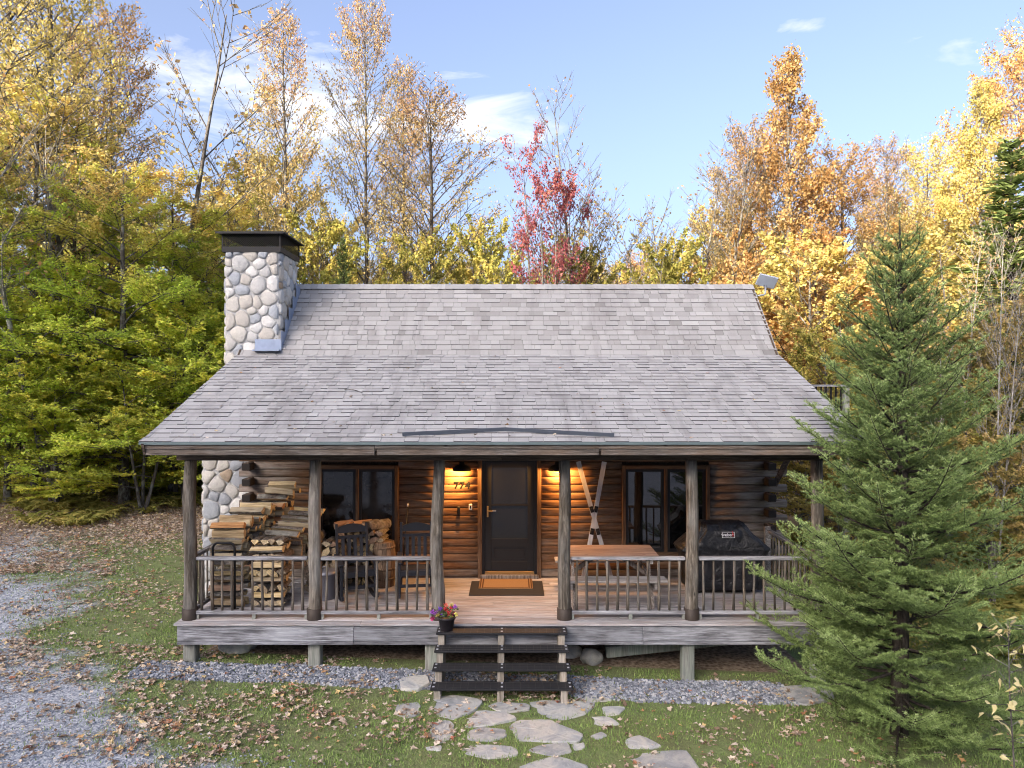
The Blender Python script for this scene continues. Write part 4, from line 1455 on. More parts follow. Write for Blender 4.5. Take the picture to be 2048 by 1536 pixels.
# ---- crossed skis
def ski(px0, py0, px1, py1, yoff, label):
    zt = CAMZ - (py0 - 768) / 112.0; zb = CAMZ - (py1 - 768) / 112.0
    xt, xb = (px0 - 1024) / 112.0, (px1 - 1024) / 112.0
    sl2 = (xt - xb) / (zt - zb)
    x0 = xb - sl2 * (zb - DECK - .01)
    top = Vector((xt, YW - .06 - yoff, zt)); bot = Vector((x0, YW - .26 - yoff, DECK + .012))
    d = (top - bot); L = d.length; d.normalize()
    x = d.cross(Vector((0, 1, 0))).normalized() * -1; n = x.cross(d)
    root = empty('ski', bot)
    tag(root, label, 'ski', 'skis crossed on the log wall')
    Mx = Matrix(((x.x, n.x, d.x, 0), (x.y, n.y, d.y, 0), (x.z, n.z, d.z, 0), (0, 0, 0, 1)))
    wv = [(0, .030, -.06), (.06, .042, -.02), (.16, .044, 0), (.9, .036, 0), (L - .25, .040, 0), (L, .042, 0)]
    v = []; f = []
    for (s, w, c) in wv:
        for (a, b) in ((-w, -.008), (w, -.008), (w, .008), (-w, .008)): v.append(Mx @ Vector((a, b + c * .0, s)))
    for i in range(len(wv) - 1):
        for k in range(4): f.append([i * 4 + k, i * 4 + (k + 1) % 4, i * 4 + 4 + (k + 1) % 4, i * 4 + 4 + k])
    f += [[0, 1, 2, 3], [20, 21, 22, 23]]
    MB().add(v, f).build('ski_board', M['ski'], root)
    sg = -1 if (Mx @ Vector((0, 1, 0))).y > 0 else 1
    for (s, h) in ((L * .415, .045), (L * .60, .035)):
        mb = MB()
        mb.box((-.032, .009 * sg if sg > 0 else -h, s - .055), (.032, h if sg > 0 else -.009, s + .055), Mx, bev=.006)
        mb.box((-.022, (.03 if sg > 0 else -h - .02), s - .03), (.022, (h + .02 if sg > 0 else -.03), s + .02), Mx, bev=.004)
        mb.build('binding', M['black_metal'], root)


ski(1155.6, 922, 1202, 1091, .045, 'pale ski leaning with its top towards the door lamp')
ski(1208, 923, 1175.6, 1091, .005, 'pale ski leaning with its top towards the right window')

# ---- covered grill
gr = empty('covered_grill', (3.53, 11.98, DECK + .002))
tag(gr, 'gas grill under a black fabric cover with a small white logo', 'grill')
rings = [(.60, .28, .07, .0), (.62, .30, .10, 0), (.635, .305, .30, 0), (.65, .31, .50, 0), (.68, .315, .62, 0), (.725, .32, .70, 0), (.745, .325, .745, 0), (.742, .322, .765, 0), (.66, .315, .82, .0), (.56, .305, .90, .01), (.46, .295, .98, .015), (.41, .28, 1.04, .02), (.385, .25, 1.09, .03), (.37, .20, 1.125, .03), (.35, .13, 1.15, .03), (.30, .05, 1.16, .03)]
rr_ = []
for a_, b_ in zip(rings[:-1], rings[1:]):
    for q_ in range(4): rr_.append(tuple(a_[c_] + (b_[c_] - a_[c_]) * q_ / 4 for c_ in range(4)))
rings = rr_ + [rings[-1]]
n = 120
v = []; f = []
for i, (w, d, z, yo) in enumerate(rings):
    for k in range(n):
        a = 2 * math.pi * k / n
        ex = .28
        cx_, sy_ = math.copysign(abs(math.cos(a)) ** ex, math.cos(a)), math.copysign(abs(math.sin(a)) ** ex, math.sin(a))
        fold = (.013 * math.sin(a * 9 + 1.3 * math.sin(z * 6)) + .009 * math.sin(a * 17 + z * 9) + .012 * abs(math.sin(a * 6 + z * 14))) * (1.2 if z < .6 else .9) * (0 if z > 1.12 else 1)
        x, y = w * cx_, d * sy_ + yo
        rd_ = abs(float(vnoise(x * 4.5 + z * 3.1 + 7, z * 5 - x * 2.2 + y * 3, 5)) - .5) * 2
        fold -= .045 * max(0, .45 - rd_) * (1 if z < 1.1 else .4)
        L = math.hypot(x, y) + 1e-6
        zz = z + (.012 * math.sin(a * 5 + 1) if z < .09 else 0) + (-.02 * (abs(cx_) ** 6) * (abs(sy_)) if .7 < z < .8 else 0) + .006 * math.sin(a * 7 + z * 20) * (z > .65)
        v.append((x + fold * x / L, y + fold * y / L, zz))
for i in range(len(rings) - 1):
    for k in range(n): f.append([i * n + k, i * n + (k + 1) % n, (i + 1) * n + (k + 1) % n, (i + 1) * n + k])
f.append([(len(rings) - 1) * n + k for k in range(n)])
cov = MB().add(v, f, True).build('grill_cover', M['cover'], gr)
for (xx, yy) in ((-.45, -.2), (.45, -.2), (-.45, .2), (.45, .2)):
    MB().lathe([(.035, 0), (.04, .012), (.04, .03), (.035, .042)], 14).build('caster', M['black_rubber'], gr, (xx, yy, .045)).rotation_euler = (0, R(90), 0)
MB().box((-.50, -.24, .08), (.50, .24, .12)).build('grill_base', M['black_metal'], gr)
# logo badge on the hood: white outlined tag, lettering, red mark
lg = empty('logo_badge', (.03, -.295, .985), parent=gr)
lg.rotation_euler = (R(-7), 0, 0)
ol = MB()
for (a, b) in (((-.105, -.048), (.105, -.042)), ((-.105, .042), (.105, .048)), ((-.105, -.042), (-.099, .042)), ((.099, -.042), (.105, .042))):
    ol.box((a[0], -.012, a[1]), (b[0], -.006, b[1]))
ol.build('badge_outline', M['white_print'], lg)
fc = bpy.data.curves.new('lettering', 'FONT'); fc.body = 'weber'; fc.size = .075; fc.extrude = .002; fc.offset = .0015; fc.align_x = 'CENTER'
fo = bpy.data.objects.new('lettering', fc); COL.objects.link(fo); bpy.context.view_layer.update()
me = bpy.data.meshes.new_from_object(fo); bpy.data.objects.remove(fo)
me.materials.clear(); me.materials.append(M['white_print'])
lo = link(bpy.data.objects.new('badge_lettering', me), lg); lo.rotation_euler = (R(90), 0, 0); lo.location = (-.018, -.009, -.022)
MB().tube([(.066, -.010, .03), (.085, -.010, .028), (.09, -.010, .0), (.08, -.010, -.025), (.062, -.010, -.02), (.06, -.010, .005)], .006, 6, closed=True).tube([(.07, -.010, .03), (.066, -.010, .062)], .005, 6).build('badge_mark', M['red_print'], lg)

# ---- flower pot on the top tread
fp = empty('flower_pot', (-.935, 10.150, SZ[0] + .009))
tag(fp, 'dark plastic pot of purple, red and yellow flowers on the top step', 'plant')
MB().lathe([(.088, 0), (.092, .006), (.118, .155), (.130, .158), (.132, .19), (.122, .19), (.112, .16), (.105, .15), (.0, .15)], 24, cap=True).build('pot', M['pot'], fp)
pet_mats = {}
for nm, c in (('purple', (.20, .07, .52)), ('violet', (.36, .10, .50)), ('red', (.55, .04, .06)), ('crimson', (.48, .03, .15)), ('yellow', (.62, .56, .16)), ('coral', (.58, .13, .09))):
    t = NT('petal_' + nm); n_ = t.noise(t.coords(), 30, 3, .6)
    pet_mats[nm] = t.fin(t.hsv((*c, 1), v=t.math('ADD', .65, t.math('MULTIPLY', n_, .8))), .6, spec=.2)
lv = MB(); q = random.Random(4)
for k in range(90):
    a = q.uniform(0, 6.28); rad = q.uniform(.03, .17); z = .18 + q.uniform(0, .13)
    c = Vector((rad * math.cos(a), rad * math.sin(a) * .8, z)); u = Vector((q.gauss(0, 1), q.gauss(0, 1), q.gauss(0, .6))).normalized() * .03; w = u.orthogonal().normalized() * .009
    lv.add([c - u, c + w, c + u, c - w], [(0, 1, 2, 3)])
t = NT('flower_leaf'); lv.build('foliage', t.fin((.06, .10, .03), .6), fp)
heads = [('violet', -.15, .235), ('purple', -.09, .29), ('yellow', -.13, .20), ('crimson', -.19, .19), ('purple', -.055, .19), ('red', -.01, .275), ('coral', -.015, .335), ('red', .045, .26), ('crimson', .085, .215), ('yellow', .145, .245), ('violet', .12, .315), ('yellow', .07, .325), ('violet', -.20, .25), ('coral', .02, .22), ('yellow', .06, .175), ('red', .075, .295)]
for (cn, xx, zz) in heads:
    mb = MB()
    yy = q.uniform(-.13, .05)
    for k in range(34):
        u = Vector((q.gauss(0, 1), q.gauss(-.3, 1), q.gauss(.25, .9))).normalized()
        w = u.orthogonal().normalized(); w = (Matrix.Rotation(q.uniform(0, 6.28), 3, u) @ w)
        L = q.uniform(.024, .05)
        mb.add([u * .006, u * L * .6 + w * .0085, u * L, u * L * .6 - w * .0085], [(0, 1, 2, 3)])
    mb.build('flower', pet_mats[cn], fp, (xx, yy, zz + .005))

# ------------------------------------------------------------------ ground pieces
# flagstone path from photo outlines (pixels of the photograph), laid on the lawn
ZOOM = lambda pts: [(780 + x / 3.413, 1180 + y / 3.413) for x, y in pts]
FL = [ZOOM(p) for p in (
    [(40, 785), (190, 775), (195, 850), (110, 870), (50, 850)],
    [(270, 745), (430, 728), (605, 765), (560, 820), (430, 880), (270, 830)],
    [(680, 790), (760, 770), (930, 785), (935, 825), (760, 830)],
    [(945, 785), (1060, 760), (1370, 785), (1300, 850), (1150, 882), (1050, 865)],
    [(1255, 715), (1320, 650), (1450, 640), (1550, 690), (1500, 750), (1280, 755)],
    [(530, 880), (600, 825), (770, 850), (840, 890), (700, 920), (530, 940)],
    [(270, 915), (380, 900), (430, 930), (420, 1000), (340, 1040), (280, 990)],
    [(545, 975), (620, 940), (770, 960), (775, 1005), (690, 1030), (550, 1020)],
    [(840, 940), (900, 900), (1090, 900), (1280, 990), (1240, 1040), (900, 1030)],
    [(510, 1085), (560, 1060), (830, 1080), (840, 1130), (660, 1150), (530, 1115)],
    [(955, 1095), (1050, 1060), (1200, 1055), (1225, 1110), (1100, 1130)],
    [(1250, 1060), (1320, 1050), (1325, 1085), (1260, 1095)],
    [(1380, 870), (1480, 870), (1560, 920), (1400, 920)],
    [(1450, 805), (1600, 805), (1560, 850), (1480, 860)],
    [(1620, 1030), (1700, 1000), (1840, 1070), (1780, 1085), (1640, 1080)],
    [(1500, 1140), (2000, 1115), (2060, 1235), (1900, 1330), (1560, 1300)],
    [(860, 1215), (1130, 1150), (1320, 1215), (1200, 1300), (900, 1290)],
    [(620, 1260), (760, 1230), (830, 1300), (700, 1340)],
    [(1370, 1000), (1440, 975), (1480, 1000), (1420, 1020)],
    [(250, 1075), (350, 1070), (340, 1100), (260, 1095)],
)]
path = empty('flagstone_path', (0, 9, 0))
tag(path, 'path of flat grey flagstones leading to the porch steps', None, None, 'structure')
flag_polys = []


def flat_stone(pix, name, parent, h, mat, seed):
    pts = [hit(*p) for p in pix]
    rr = random.Random(seed)
    # smooth outline: two rounds of corner cutting with a little jitter
    P = [Vector((p.x, p.y)) for p in pts]
    if parent is not None:
        c0 = sum(P, Vector((0, 0))) / len(P); P = [c0 + (p - c0) * 1.19 for p in P]
    for it in range(2):
        Q = []; kk = .12 if it == 0 else .25
        for i in range(len(P)):
            a, b = P[i], P[(i + 1) % len(P)]
            L = (b - a).length
            Q += [a.lerp(b, kk) + Vector((rr.gauss(0, .05), rr.gauss(0, .05))) * L * .5, a.lerp(b, 1 - kk) + Vector((rr.gauss(0, .05), rr.gauss(0, .05))) * L * .5]
        P = Q
    cf = sum(P, Vector((0, 0))) / len(P); flag_polys.append([tuple(cf + (p - cf) * (.86 + .1 * math.sin(i_ * 1.9 + seed))) for i_, p in enumerate(P)])
    c = sum(P, Vector((0, 0))) / len(P)
    n = len(P)
    tilt = Vector((rr.gauss(0, .012), rr.gauss(0, .012)))
    v = []
    for (sc_, hh) in ((1.03, -.06), (1.0, h * .6), (.955, h), (.5, h + .004)):
        for p in P:
            q_ = c + (p - c) * sc_
            v.append((q_.x, q_.y - 0, float(gz(c.x, c.y)) + hh + tilt.dot(q_ - c) + (rr.uniform(-.004, .004) if hh > 0 else 0)))
    v.append((c.x, c.y, float(gz(c.x, c.y)) + h + .004))
    f = []
    for L_ in range(3):
        for k in range(n): f.append([L_ * n + k, L_ * n + (k + 1) % n, (L_ + 1) * n + (k + 1) % n, (L_ + 1) * n + k])
    for k in range(n): f.append([3 * n + k, 3 * n + (k + 1) % n, 4 * n])
    o = MB().add(v, f, False).build(name, mat, parent)
    if parent is not None: o.matrix_parent_inverse = Matrix.Translation(-Vector(parent.location))
    return o


for i, p in enumerate(FL):
    flat_stone(p, 'flagstone', path, .007 + .004 * (i % 3), M['flag'], i)
s1 = flat_stone(ZOOM([(60, 610), (250, 600), (275, 650), (200, 695), (60, 690)]), 'granite_slab', None, .04, M['flag'], 51)
tag(s1, 'speckled granite slab in the gravel left of the porch steps', 'stone')
s2 = flat_stone([(1340 + x / 2.893, 1100 + y / 2.893) for x, y in [(520, 835), (650, 795), (900, 790), (960, 870), (800, 905), (620, 885)]], 'broad_stone', None, .03, M['flag'], 52)
tag(s2, 'broad flat grey stone lying between the fir and the gravel', 'stone')


def rock(loc, size, name, label, seed, mat=None):
    rr = random.Random(seed)
    import bmesh
    bm = bmesh.new(); bmesh.ops.create_icosphere(bm, subdivisions=3, radius=1)
    for vv in bm.verts:
        d = vv.co.normalized()
        k = 1 + .22 * (vnoise(d.x * 2 + seed, d.y * 2 + d.z * 1.7, seed) - .5) * 2 + .08 * (vnoise(d.x * 6 + seed, d.z * 6 + d.y * 5, seed + 3) - .5)
        vv.co = Vector((d.x * size[0], d.y * size[1], d.z * size[2])) * float(k)
    me = bpy.data.meshes.new(name); bm.to_mesh(me); bm.free()
    me.polygons.foreach_set('use_smooth', [True] * len(me.polygons))
    me.materials.append(mat or M['flag'])
    o = link(bpy.data.objects.new(name, me)); o.location = loc
    return tag(o, label, 'stone')


rock((-4.25, 10.95, float(gz(-4.25, 10.95)) + .10), (.30, .22, .20), 'boulder', 'pale rounded boulder under the porch by the corner stilt', 2)
rock((1.22, 10.95, float(gz(1.2, 10.95)) + .08), (.16, .14, .13), 'boulder', 'brownish rounded boulder under the porch beside the loose timber', 4)
rock((-.46, 9.93, float(gz(-.4, 9.93)) + .02), (.075, .06, .04), 'white_rock', 'small white rock in the gravel beneath the porch steps', 6, M['white_print'])
rock((.95, 11.3, float(gz(.9, 11.3)) + .03), (.2, .2, .12), 'boulder', 'dark half-buried boulder deep under the porch right of the steps', 9)
tim = MB().bar((1.45, 11.0, float(gz(1.45, 11)) + .17), (4.15, 11.15, float(gz(4.1, 11)) + .50), .14, .17, .012).build('timber', M['stilt'])
tag(tim, 'loose grey timber propped aslant under the porch deck', 'timber')

# gravel along the drip line
N = 9000
gx = rng.uniform(-5.35, 3.95, N * 2); gy = rng.uniform(9.55, 10.75, N * 2)
edge = .20 * (fbm(gx * 1.3, gy * 0 + 3, 31) - .5)
ok = (gy > 9.74 + edge * 1.3 - .02 * gx) & (gy < 10.42 + edge) & (rng.random(N * 2) < .93)
ok &= ~((gx > -1.1) & (gx < .8) & (gy < 9.95))
gx, gy = gx[ok][:N], gy[ok][:N]
n = len(gx)
cube = np.array([(-1, -1, -1), (1, -1, -1), (1, 1, -1), (-1, 1, -1), (-1, -1, 1), (1, -1, 1), (1, 1, 1), (-1, 1, 1)], float)
pv = cube[None] * rng.uniform(.55, 1.1, (n, 8, 3)); pv[:, 4:, :2] *= .72
sz = rng.uniform(.010, .024, n)
scatter('gravel_strip', np.stack([gx, gy, gz(gx, gy) + sz * .35 + rng.uniform(0, .012, n)], 1), np.stack([sz * 1.2, sz, sz * .75], 1), rng.uniform(0, 6.28, n), pv, BOXF, rng.random(n), M['pebble'],
        'strip of blue-grey gravel along the drip line of the porch', 'gravel', tilt=rng.uniform(-.5, .5, n))
# loose stones of the driveway
N = 60000
gx = rng.uniform(-13, -1, N); gy = 7.3 + 11 * rng.random(N) ** 1.6
ok = rng.random(N) < gravel_mask(gx, gy) * .9
gx, gy = gx[ok], gy[ok]; n = len(gx)
pv = cube[None] * rng.uniform(.55, 1.1, (n, 8, 3))
sz = rng.uniform(.005, .013, n)
scatter('driveway_gravel', np.stack([gx, gy, gz(gx, gy) + sz * .2], 1), np.stack([sz * 1.2, sz, sz * .7], 1), rng.uniform(0, 6.28, n), pv, BOXF, np.clip(rng.random(n) * .6 + .38, 0, 1), M['pebble'],
        'loose blue-grey gravel of the driveway beside the lawn', 'gravel')


def in_flags(x, y):
    bad = np.zeros(len(x), bool)
    for poly in flag_polys:
        q = np.array(poly); m = (x > q[:, 0].min()) & (x < q[:, 0].max()) & (y > q[:, 1].min()) & (y < q[:, 1].max())
        if not m.any(): continue
        xi, yi = x[m], y[m]; c = np.zeros(len(xi), bool)
        j = len(q) - 1
        for i in range(len(q)):
            cond = ((q[i, 1] > yi) != (q[j, 1] > yi)) & (xi < (q[j, 0] - q[i, 0]) * (yi - q[i, 1]) / (q[j, 1] - q[i, 1] + 1e-12) + q[i, 0])
            c ^= cond; j = i
        bad[np.where(m)[0][c]] = True
    return bad


# grass
N = 520000
gx = rng.uniform(-11, 11, N); gy = 5.6 + 16.5 * rng.random(N) ** 1.6
dens = (1 - gravel_mask(gx, gy)) * (1 - litter_mask(gx, gy)) * np.clip(.15 + 2.2 * (fbm(gx * 1.3, gy * 1.3, 41) - .30), 0.04, 1)
strip = (gy > 9.75) & (gy < 10.45) & (gx > -5.4) & (gx < 4)
ok = (rng.random(N) < dens) & ~(keep_out(gx, gy)) & ~(strip & (rng.random(N) < .97)) & ~in_flags(gx, gy)
gx, gy = gx[ok], gy[ok]; n = len(gx)
hgt = rng.uniform(.018, .044, n) * np.clip(.25 + 1.6 * fbm(gx * 2.2, gy * 2.2, 44), .5, 1.7); wdt = rng.uniform(.004, .008, n) * (.7 + gy * .045)
blade = np.array([(-1, 0, -.15), (1, 0, -.15), (.25, .55, 1.0)], float)
scatter('grass', np.stack([gx, gy, gz(gx, gy)], 1), np.stack([wdt, hgt * .9, hgt], 1), rng.uniform(0, 6.28, n), blade, [(0, 1, 2)], np.clip(rng.random(n) * .7 + .4 * (fbm(gx * .5, gy * .5, 47) - .2), 0, 1), M['grass'],
        'short green lawn grass round the cabin', 'grass')

# fallen leaves: little lobed curled leaves
N = 230000
gx = np.concatenate([rng.uniform(-12, 7.5, N), rng.uniform(-16, -3.5, N // 2)]); gy = np.concatenate([5.6 + 14.6 * rng.random(N) ** 1.3, rng.uniform(12, 27, N // 2)])
cl_ = fbm(gx * .8, gy * .8, 61); cl2 = fbm(gx * 2.6, gy * 2.6, 66)
dens = np.clip((cl_ - .36) * 2.0, .05, 1) * np.clip((cl2 - .30) * 2.6, .08, 1)
g_ = gravel_mask(gx, gy)
band = np.exp(-((g_ - .5) / .32) ** 2)
dens *= (1 - .7 * np.clip((g_ - .62) / .25, 0, 1)) * (.75 + 1.4 * band + .9 * litter_mask(gx, gy)) * np.where(gx > 1.5, .45, 1) * np.where((gx > -8.2) & (gx < -4.6) & (gy > 11) & (gy < 16.5), .3, 1)
dens = np.maximum(dens, .75 * litter_mask(gx, gy) * (gx < -3.5))
ok = (rng.random(len(gx)) < dens) & ~keep_out(gx, gy)
gx, gy = gx[ok], gy[ok]; n = len(gx)
ang = np.linspace(0, 2 * np.pi, 11)[:-1]
rad = np.array([1, .45, .8, .4, .62, .30, .62, .4, .8, .45])
proto = np.concatenate([[[0, 0, 0]], np.stack([rad * np.cos(ang), rad * np.sin(ang), 0 * ang], 1)])
pv = np.broadcast_to(proto, (n, 11, 3)).copy()
pv[:, 1:, 2] = rng.uniform(-.25, .55, (n, 10)) * rng.uniform(.3, 1, (n, 1))
pv[:, 1:, :2] *= rng.uniform(.8, 1.2, (n, 10, 1))
tri = [(0, 1 + k, 1 + (k + 1) % 10) for k in range(10)]
sz = .016 + .056 * rng.random(n) ** 1.5
scatter('fallen_leaves', np.stack([gx, gy, gz(gx, gy) + .012 + rng.uniform(0, .03, n)], 1), np.stack([sz, sz * .85, sz], 1), rng.uniform(0, 6.28, n), pv, tri, rng.random(n), M['litter'],
        'brown and tan fallen leaves scattered over lawn, drive and woodland floor', 'leaves', tilt=rng.normal(0, .3, n))
# ------------------------------------------------------------------ vegetation
def tubes(paths, nside):
    """paths: list of (pts (m,3), radii (m,)) of equal m -> V, F"""
    P = np.array([p for p, r in paths]); Rr = np.array([r for p, r in paths])
    k, m, _ = P.shape
    D = np.empty_like(P); D[:, 1:-1] = P[:, 2:] - P[:, :-2]; D[:, 0] = P[:, 1] - P[:, 0]; D[:, -1] = P[:, -1] - P[:, -2]
    D /= np.linalg.norm(D, axis=2, keepdims=True) + 1e-9
    up = np.where(np.abs(D[:, :, 2:3]) > .9, np.array([1., 0, 0]), np.array([0, 0, 1.]))
    X = np.cross(D, up); X /= np.linalg.norm(X, axis=2, keepdims=True) + 1e-9
    Y = np.cross(D, X)
    a = np.arange(nside) * 2 * np.pi / nside
    V = P[:, :, None, :] + Rr[:, :, None, None] * (X[:, :, None, :] * np.cos(a)[None, None, :, None] + Y[:, :, None, :] * np.sin(a)[None, None, :, None])
    idx = np.arange(k * m * nside).reshape(k, m, nside)
    nx_ = np.roll(idx, -1, axis=2)
    F = np.stack([idx[:, :-1], nx_[:, :-1], nx_[:, 1:], idx[:, 1:]], -1).reshape(-1, 4)
    return V.reshape(-1, 3), F


def join(parts):
    Vs, Fs, b = [], [], 0
    for V, F in parts:
        Vs.append(V); Fs.append(F + b); b += len(V)
    return np.concatenate(Vs), np.concatenate(Fs)


def rot_about(v, axis, ang):
    axis = axis / (np.linalg.norm(axis) + 1e-9)
    return v * math.cos(ang) + np.cross(axis, v) * math.sin(ang) + axis * axis.dot(v) * (1 - math.cos(ang))


def gen_broadleaf(seed, H=16., r0=.2, base=.25, spread=4., nprim=34, up0=.25, up1=.9, nleaf=14000, lsize=.085, flat=.5, stems=1, shape='round', lean=.04, fork=0.3, droop=.1, clumpy=.28):
    g = np.random.default_rng(seed)
    big, mid, fine = [], [], []
    lp, lw = [], []        # leaf anchors with bough id
    bough = 0
    for st in range(stems):
        az0 = g.uniform(0, 6.28) if stems > 1 else 0
        tilt = g.uniform(.12, .32) if stems > 1 else 0
        Hs = H * (1 if st == 0 else g.uniform(.72, .97))
        m = 9
        tt = np.linspace(0, 1, m)
        wob = np.cumsum(g.normal(0, lean * Hs * .06, (m, 2)), axis=0); wob[0] = 0
        trunk = np.stack([wob[:, 0] + np.sin(tilt) * np.cos(az0) * Hs * tt ** .8 * .75, wob[:, 1] + np.sin(tilt) * np.sin(az0) * Hs * tt ** .8 * .75, tt * Hs], 1)
        trunk[0, 2] = -.25
        rad = r0 * (1 if stems == 1 else .62) * (1 - tt) ** .75 + .012
        rad[0] *= 1.35
        big.append((trunk, rad))
        npr = nprim if stems == 1 else max(6, nprim // stems)
        for i in range(npr):
            t0 = base + (1 - base) * ((i + g.uniform(0, .9)) / npr) ** .92 * .97
            p0 = np.array([np.interp(t0, tt, trunk[:, k]) for k in range(3)])
            u = (t0 - base) / (1 - base)
            if shape == 'round': prof_ = math.sin(math.pi * min(1, .18 + .82 * u)) ** .6 * .9 + .12
            elif shape == 'cone': prof_ = (1 - u) ** .8 * .95 + .10
            elif shape == 'vase': prof_ = .45 + .6 * u if u < .8 else 1.0 - (u - .8) * 2.6
            else: prof_ = (1 - u) ** .55 * .95 + .12
            L = spread * prof_ * g.uniform(.7, 1.15)
            az = i * 2.399 + g.uniform(-.5, .5)
            el = up0 + (up1 - up0) * u + g.uniform(-.15, .15)
            d = np.array([math.cos(az) * math.cos(el), math.sin(az) * math.cos(el), math.sin(el)])
            m2 = 6; s = np.linspace(0, 1, m2)
            side = np.cross(d, [0, 0, 1.]); side /= np.linalg.norm(side) + 1e-9
            bend = g.normal(0, .12) * L; sag = -droop * L * g.uniform(.3, 1.2)
            path = p0 + d * (s * L)[:, None] + side * (bend * s ** 2)[:, None] + np.array([0, 0, 1.]) * (sag * s ** 2 + .06 * L * np.sin(s * 5 + i) * .4)[:, None]
            rb = max(.012, .38 * float(np.interp(t0, tt, rad))) * (1 - s * .9)
            mid.append((path, rb + .004))
            ns = int(4 + L * 1.7)
            for j in range(ns):
                s0 = .22 + .76 * (j + g.uniform(0, .8)) / ns
                q0 = np.array([np.interp(s0, s, path[:, k]) for k in range(3)])
                sg = 1 if j % 2 else -1
                dd = rot_about(d, np.cross(side, d), sg * g.uniform(.5, 1.0)); dd = dd + np.array([0, 0, g.uniform(-.15, .25)])
                dd /= np.linalg.norm(dd)
                l2 = L * (.52 - .30 * s0) * g.uniform(.7, 1.2) + .25
                e = np.linspace(0, 1, 4)
                sub = q0 + dd * (e * l2)[:, None] + np.array([0, 0, 1.]) * (-droop * .6 * l2 * e ** 2)[:, None]
                fine.append((sub, .011 * (1 - e * .8) * (H / 16) + .003))
                bough += 1
                w = l2 ** 1.2
                if g.random() < clumpy: w *= .12
                lp.append((q0, dd, l2, bough)); lw.append(w)
                # twigs
                for z in range(2):
                    e0 = g.uniform(.3, .9)
                    r0_ = q0 + dd * (e0 * l2)
                    d3 = rot_about(dd, np.array([0, 0, 1.]), g.choice([-1, 1]) * g.uniform(.4, 1.1)) + np.array([0, 0, g.uniform(-.2, .35)])
                    l3 = l2 * .45
                    fine.append((r0_ + d3 * (e * l3)[:, None], .006 * (1 - e * .7) * (H / 16) + .002))
                    lp.append((r0_, d3, l3, bough)); lw.append(l3 ** 1.2 * (.15 if w < l2 ** 1.2 * .5 else 1))
    parts = [tubes(big, 9), tubes(mid, 5), tubes(fine, 3)]
    TV, TF = join(parts)
    lw = np.array(lw); lw /= lw.sum()
    pickd = g.choice(len(lp), nleaf, p=lw)
    Q0 = np.array([l[0] for l in lp])[pickd]; DD = np.array([l[1] for l in lp])[pickd]; LL = np.array([l[2] for l in lp])[pickd]; BB = np.array([l[3] for l in lp])[pickd]
    e = g.random(nleaf) ** .7
    C = Q0 + DD * (e * LL)[:, None] + g.normal(0, 1, (nleaf, 3)) * np.array([.11, .11, .06 if flat > .4 else .1]) * (H / 15)
    U = g.normal(0, 1, (nleaf, 3)); U[:, 2] *= (1 - flat) * .9 + .12
    U /= np.linalg.norm(U, axis=1, keepdims=True)
    W = np.cross(U, g.normal(0, 1, (nleaf, 3)) * np.array([1 - flat, 1 - flat, 1.]) + np.array([0, 0, flat])); W /= np.linalg.norm(W, axis=1, keepdims=True) + 1e-9
    ls = lsize * g.uniform(.5, 1.55, (nleaf, 1))
    LV = np.stack([C - U * ls * .55, C + W * ls * .38, C + U * ls * .6, C - W * ls * .38], 1).reshape(-1, 3)
    LF = np.arange(nleaf * 4).reshape(-1, 4)
    bt = g.random(bough + 1)
    attrs = {'rnd': np.repeat(g.random(nleaf), 4), 'clump': np.repeat(bt[BB], 4), 'hgt': np.repeat(np.clip(C[:, 2] / H, 0, 1), 4)}
    return mesh_np('trunk', TV, TF, None, True), mesh_np('crown', LV, LF, attrs), H


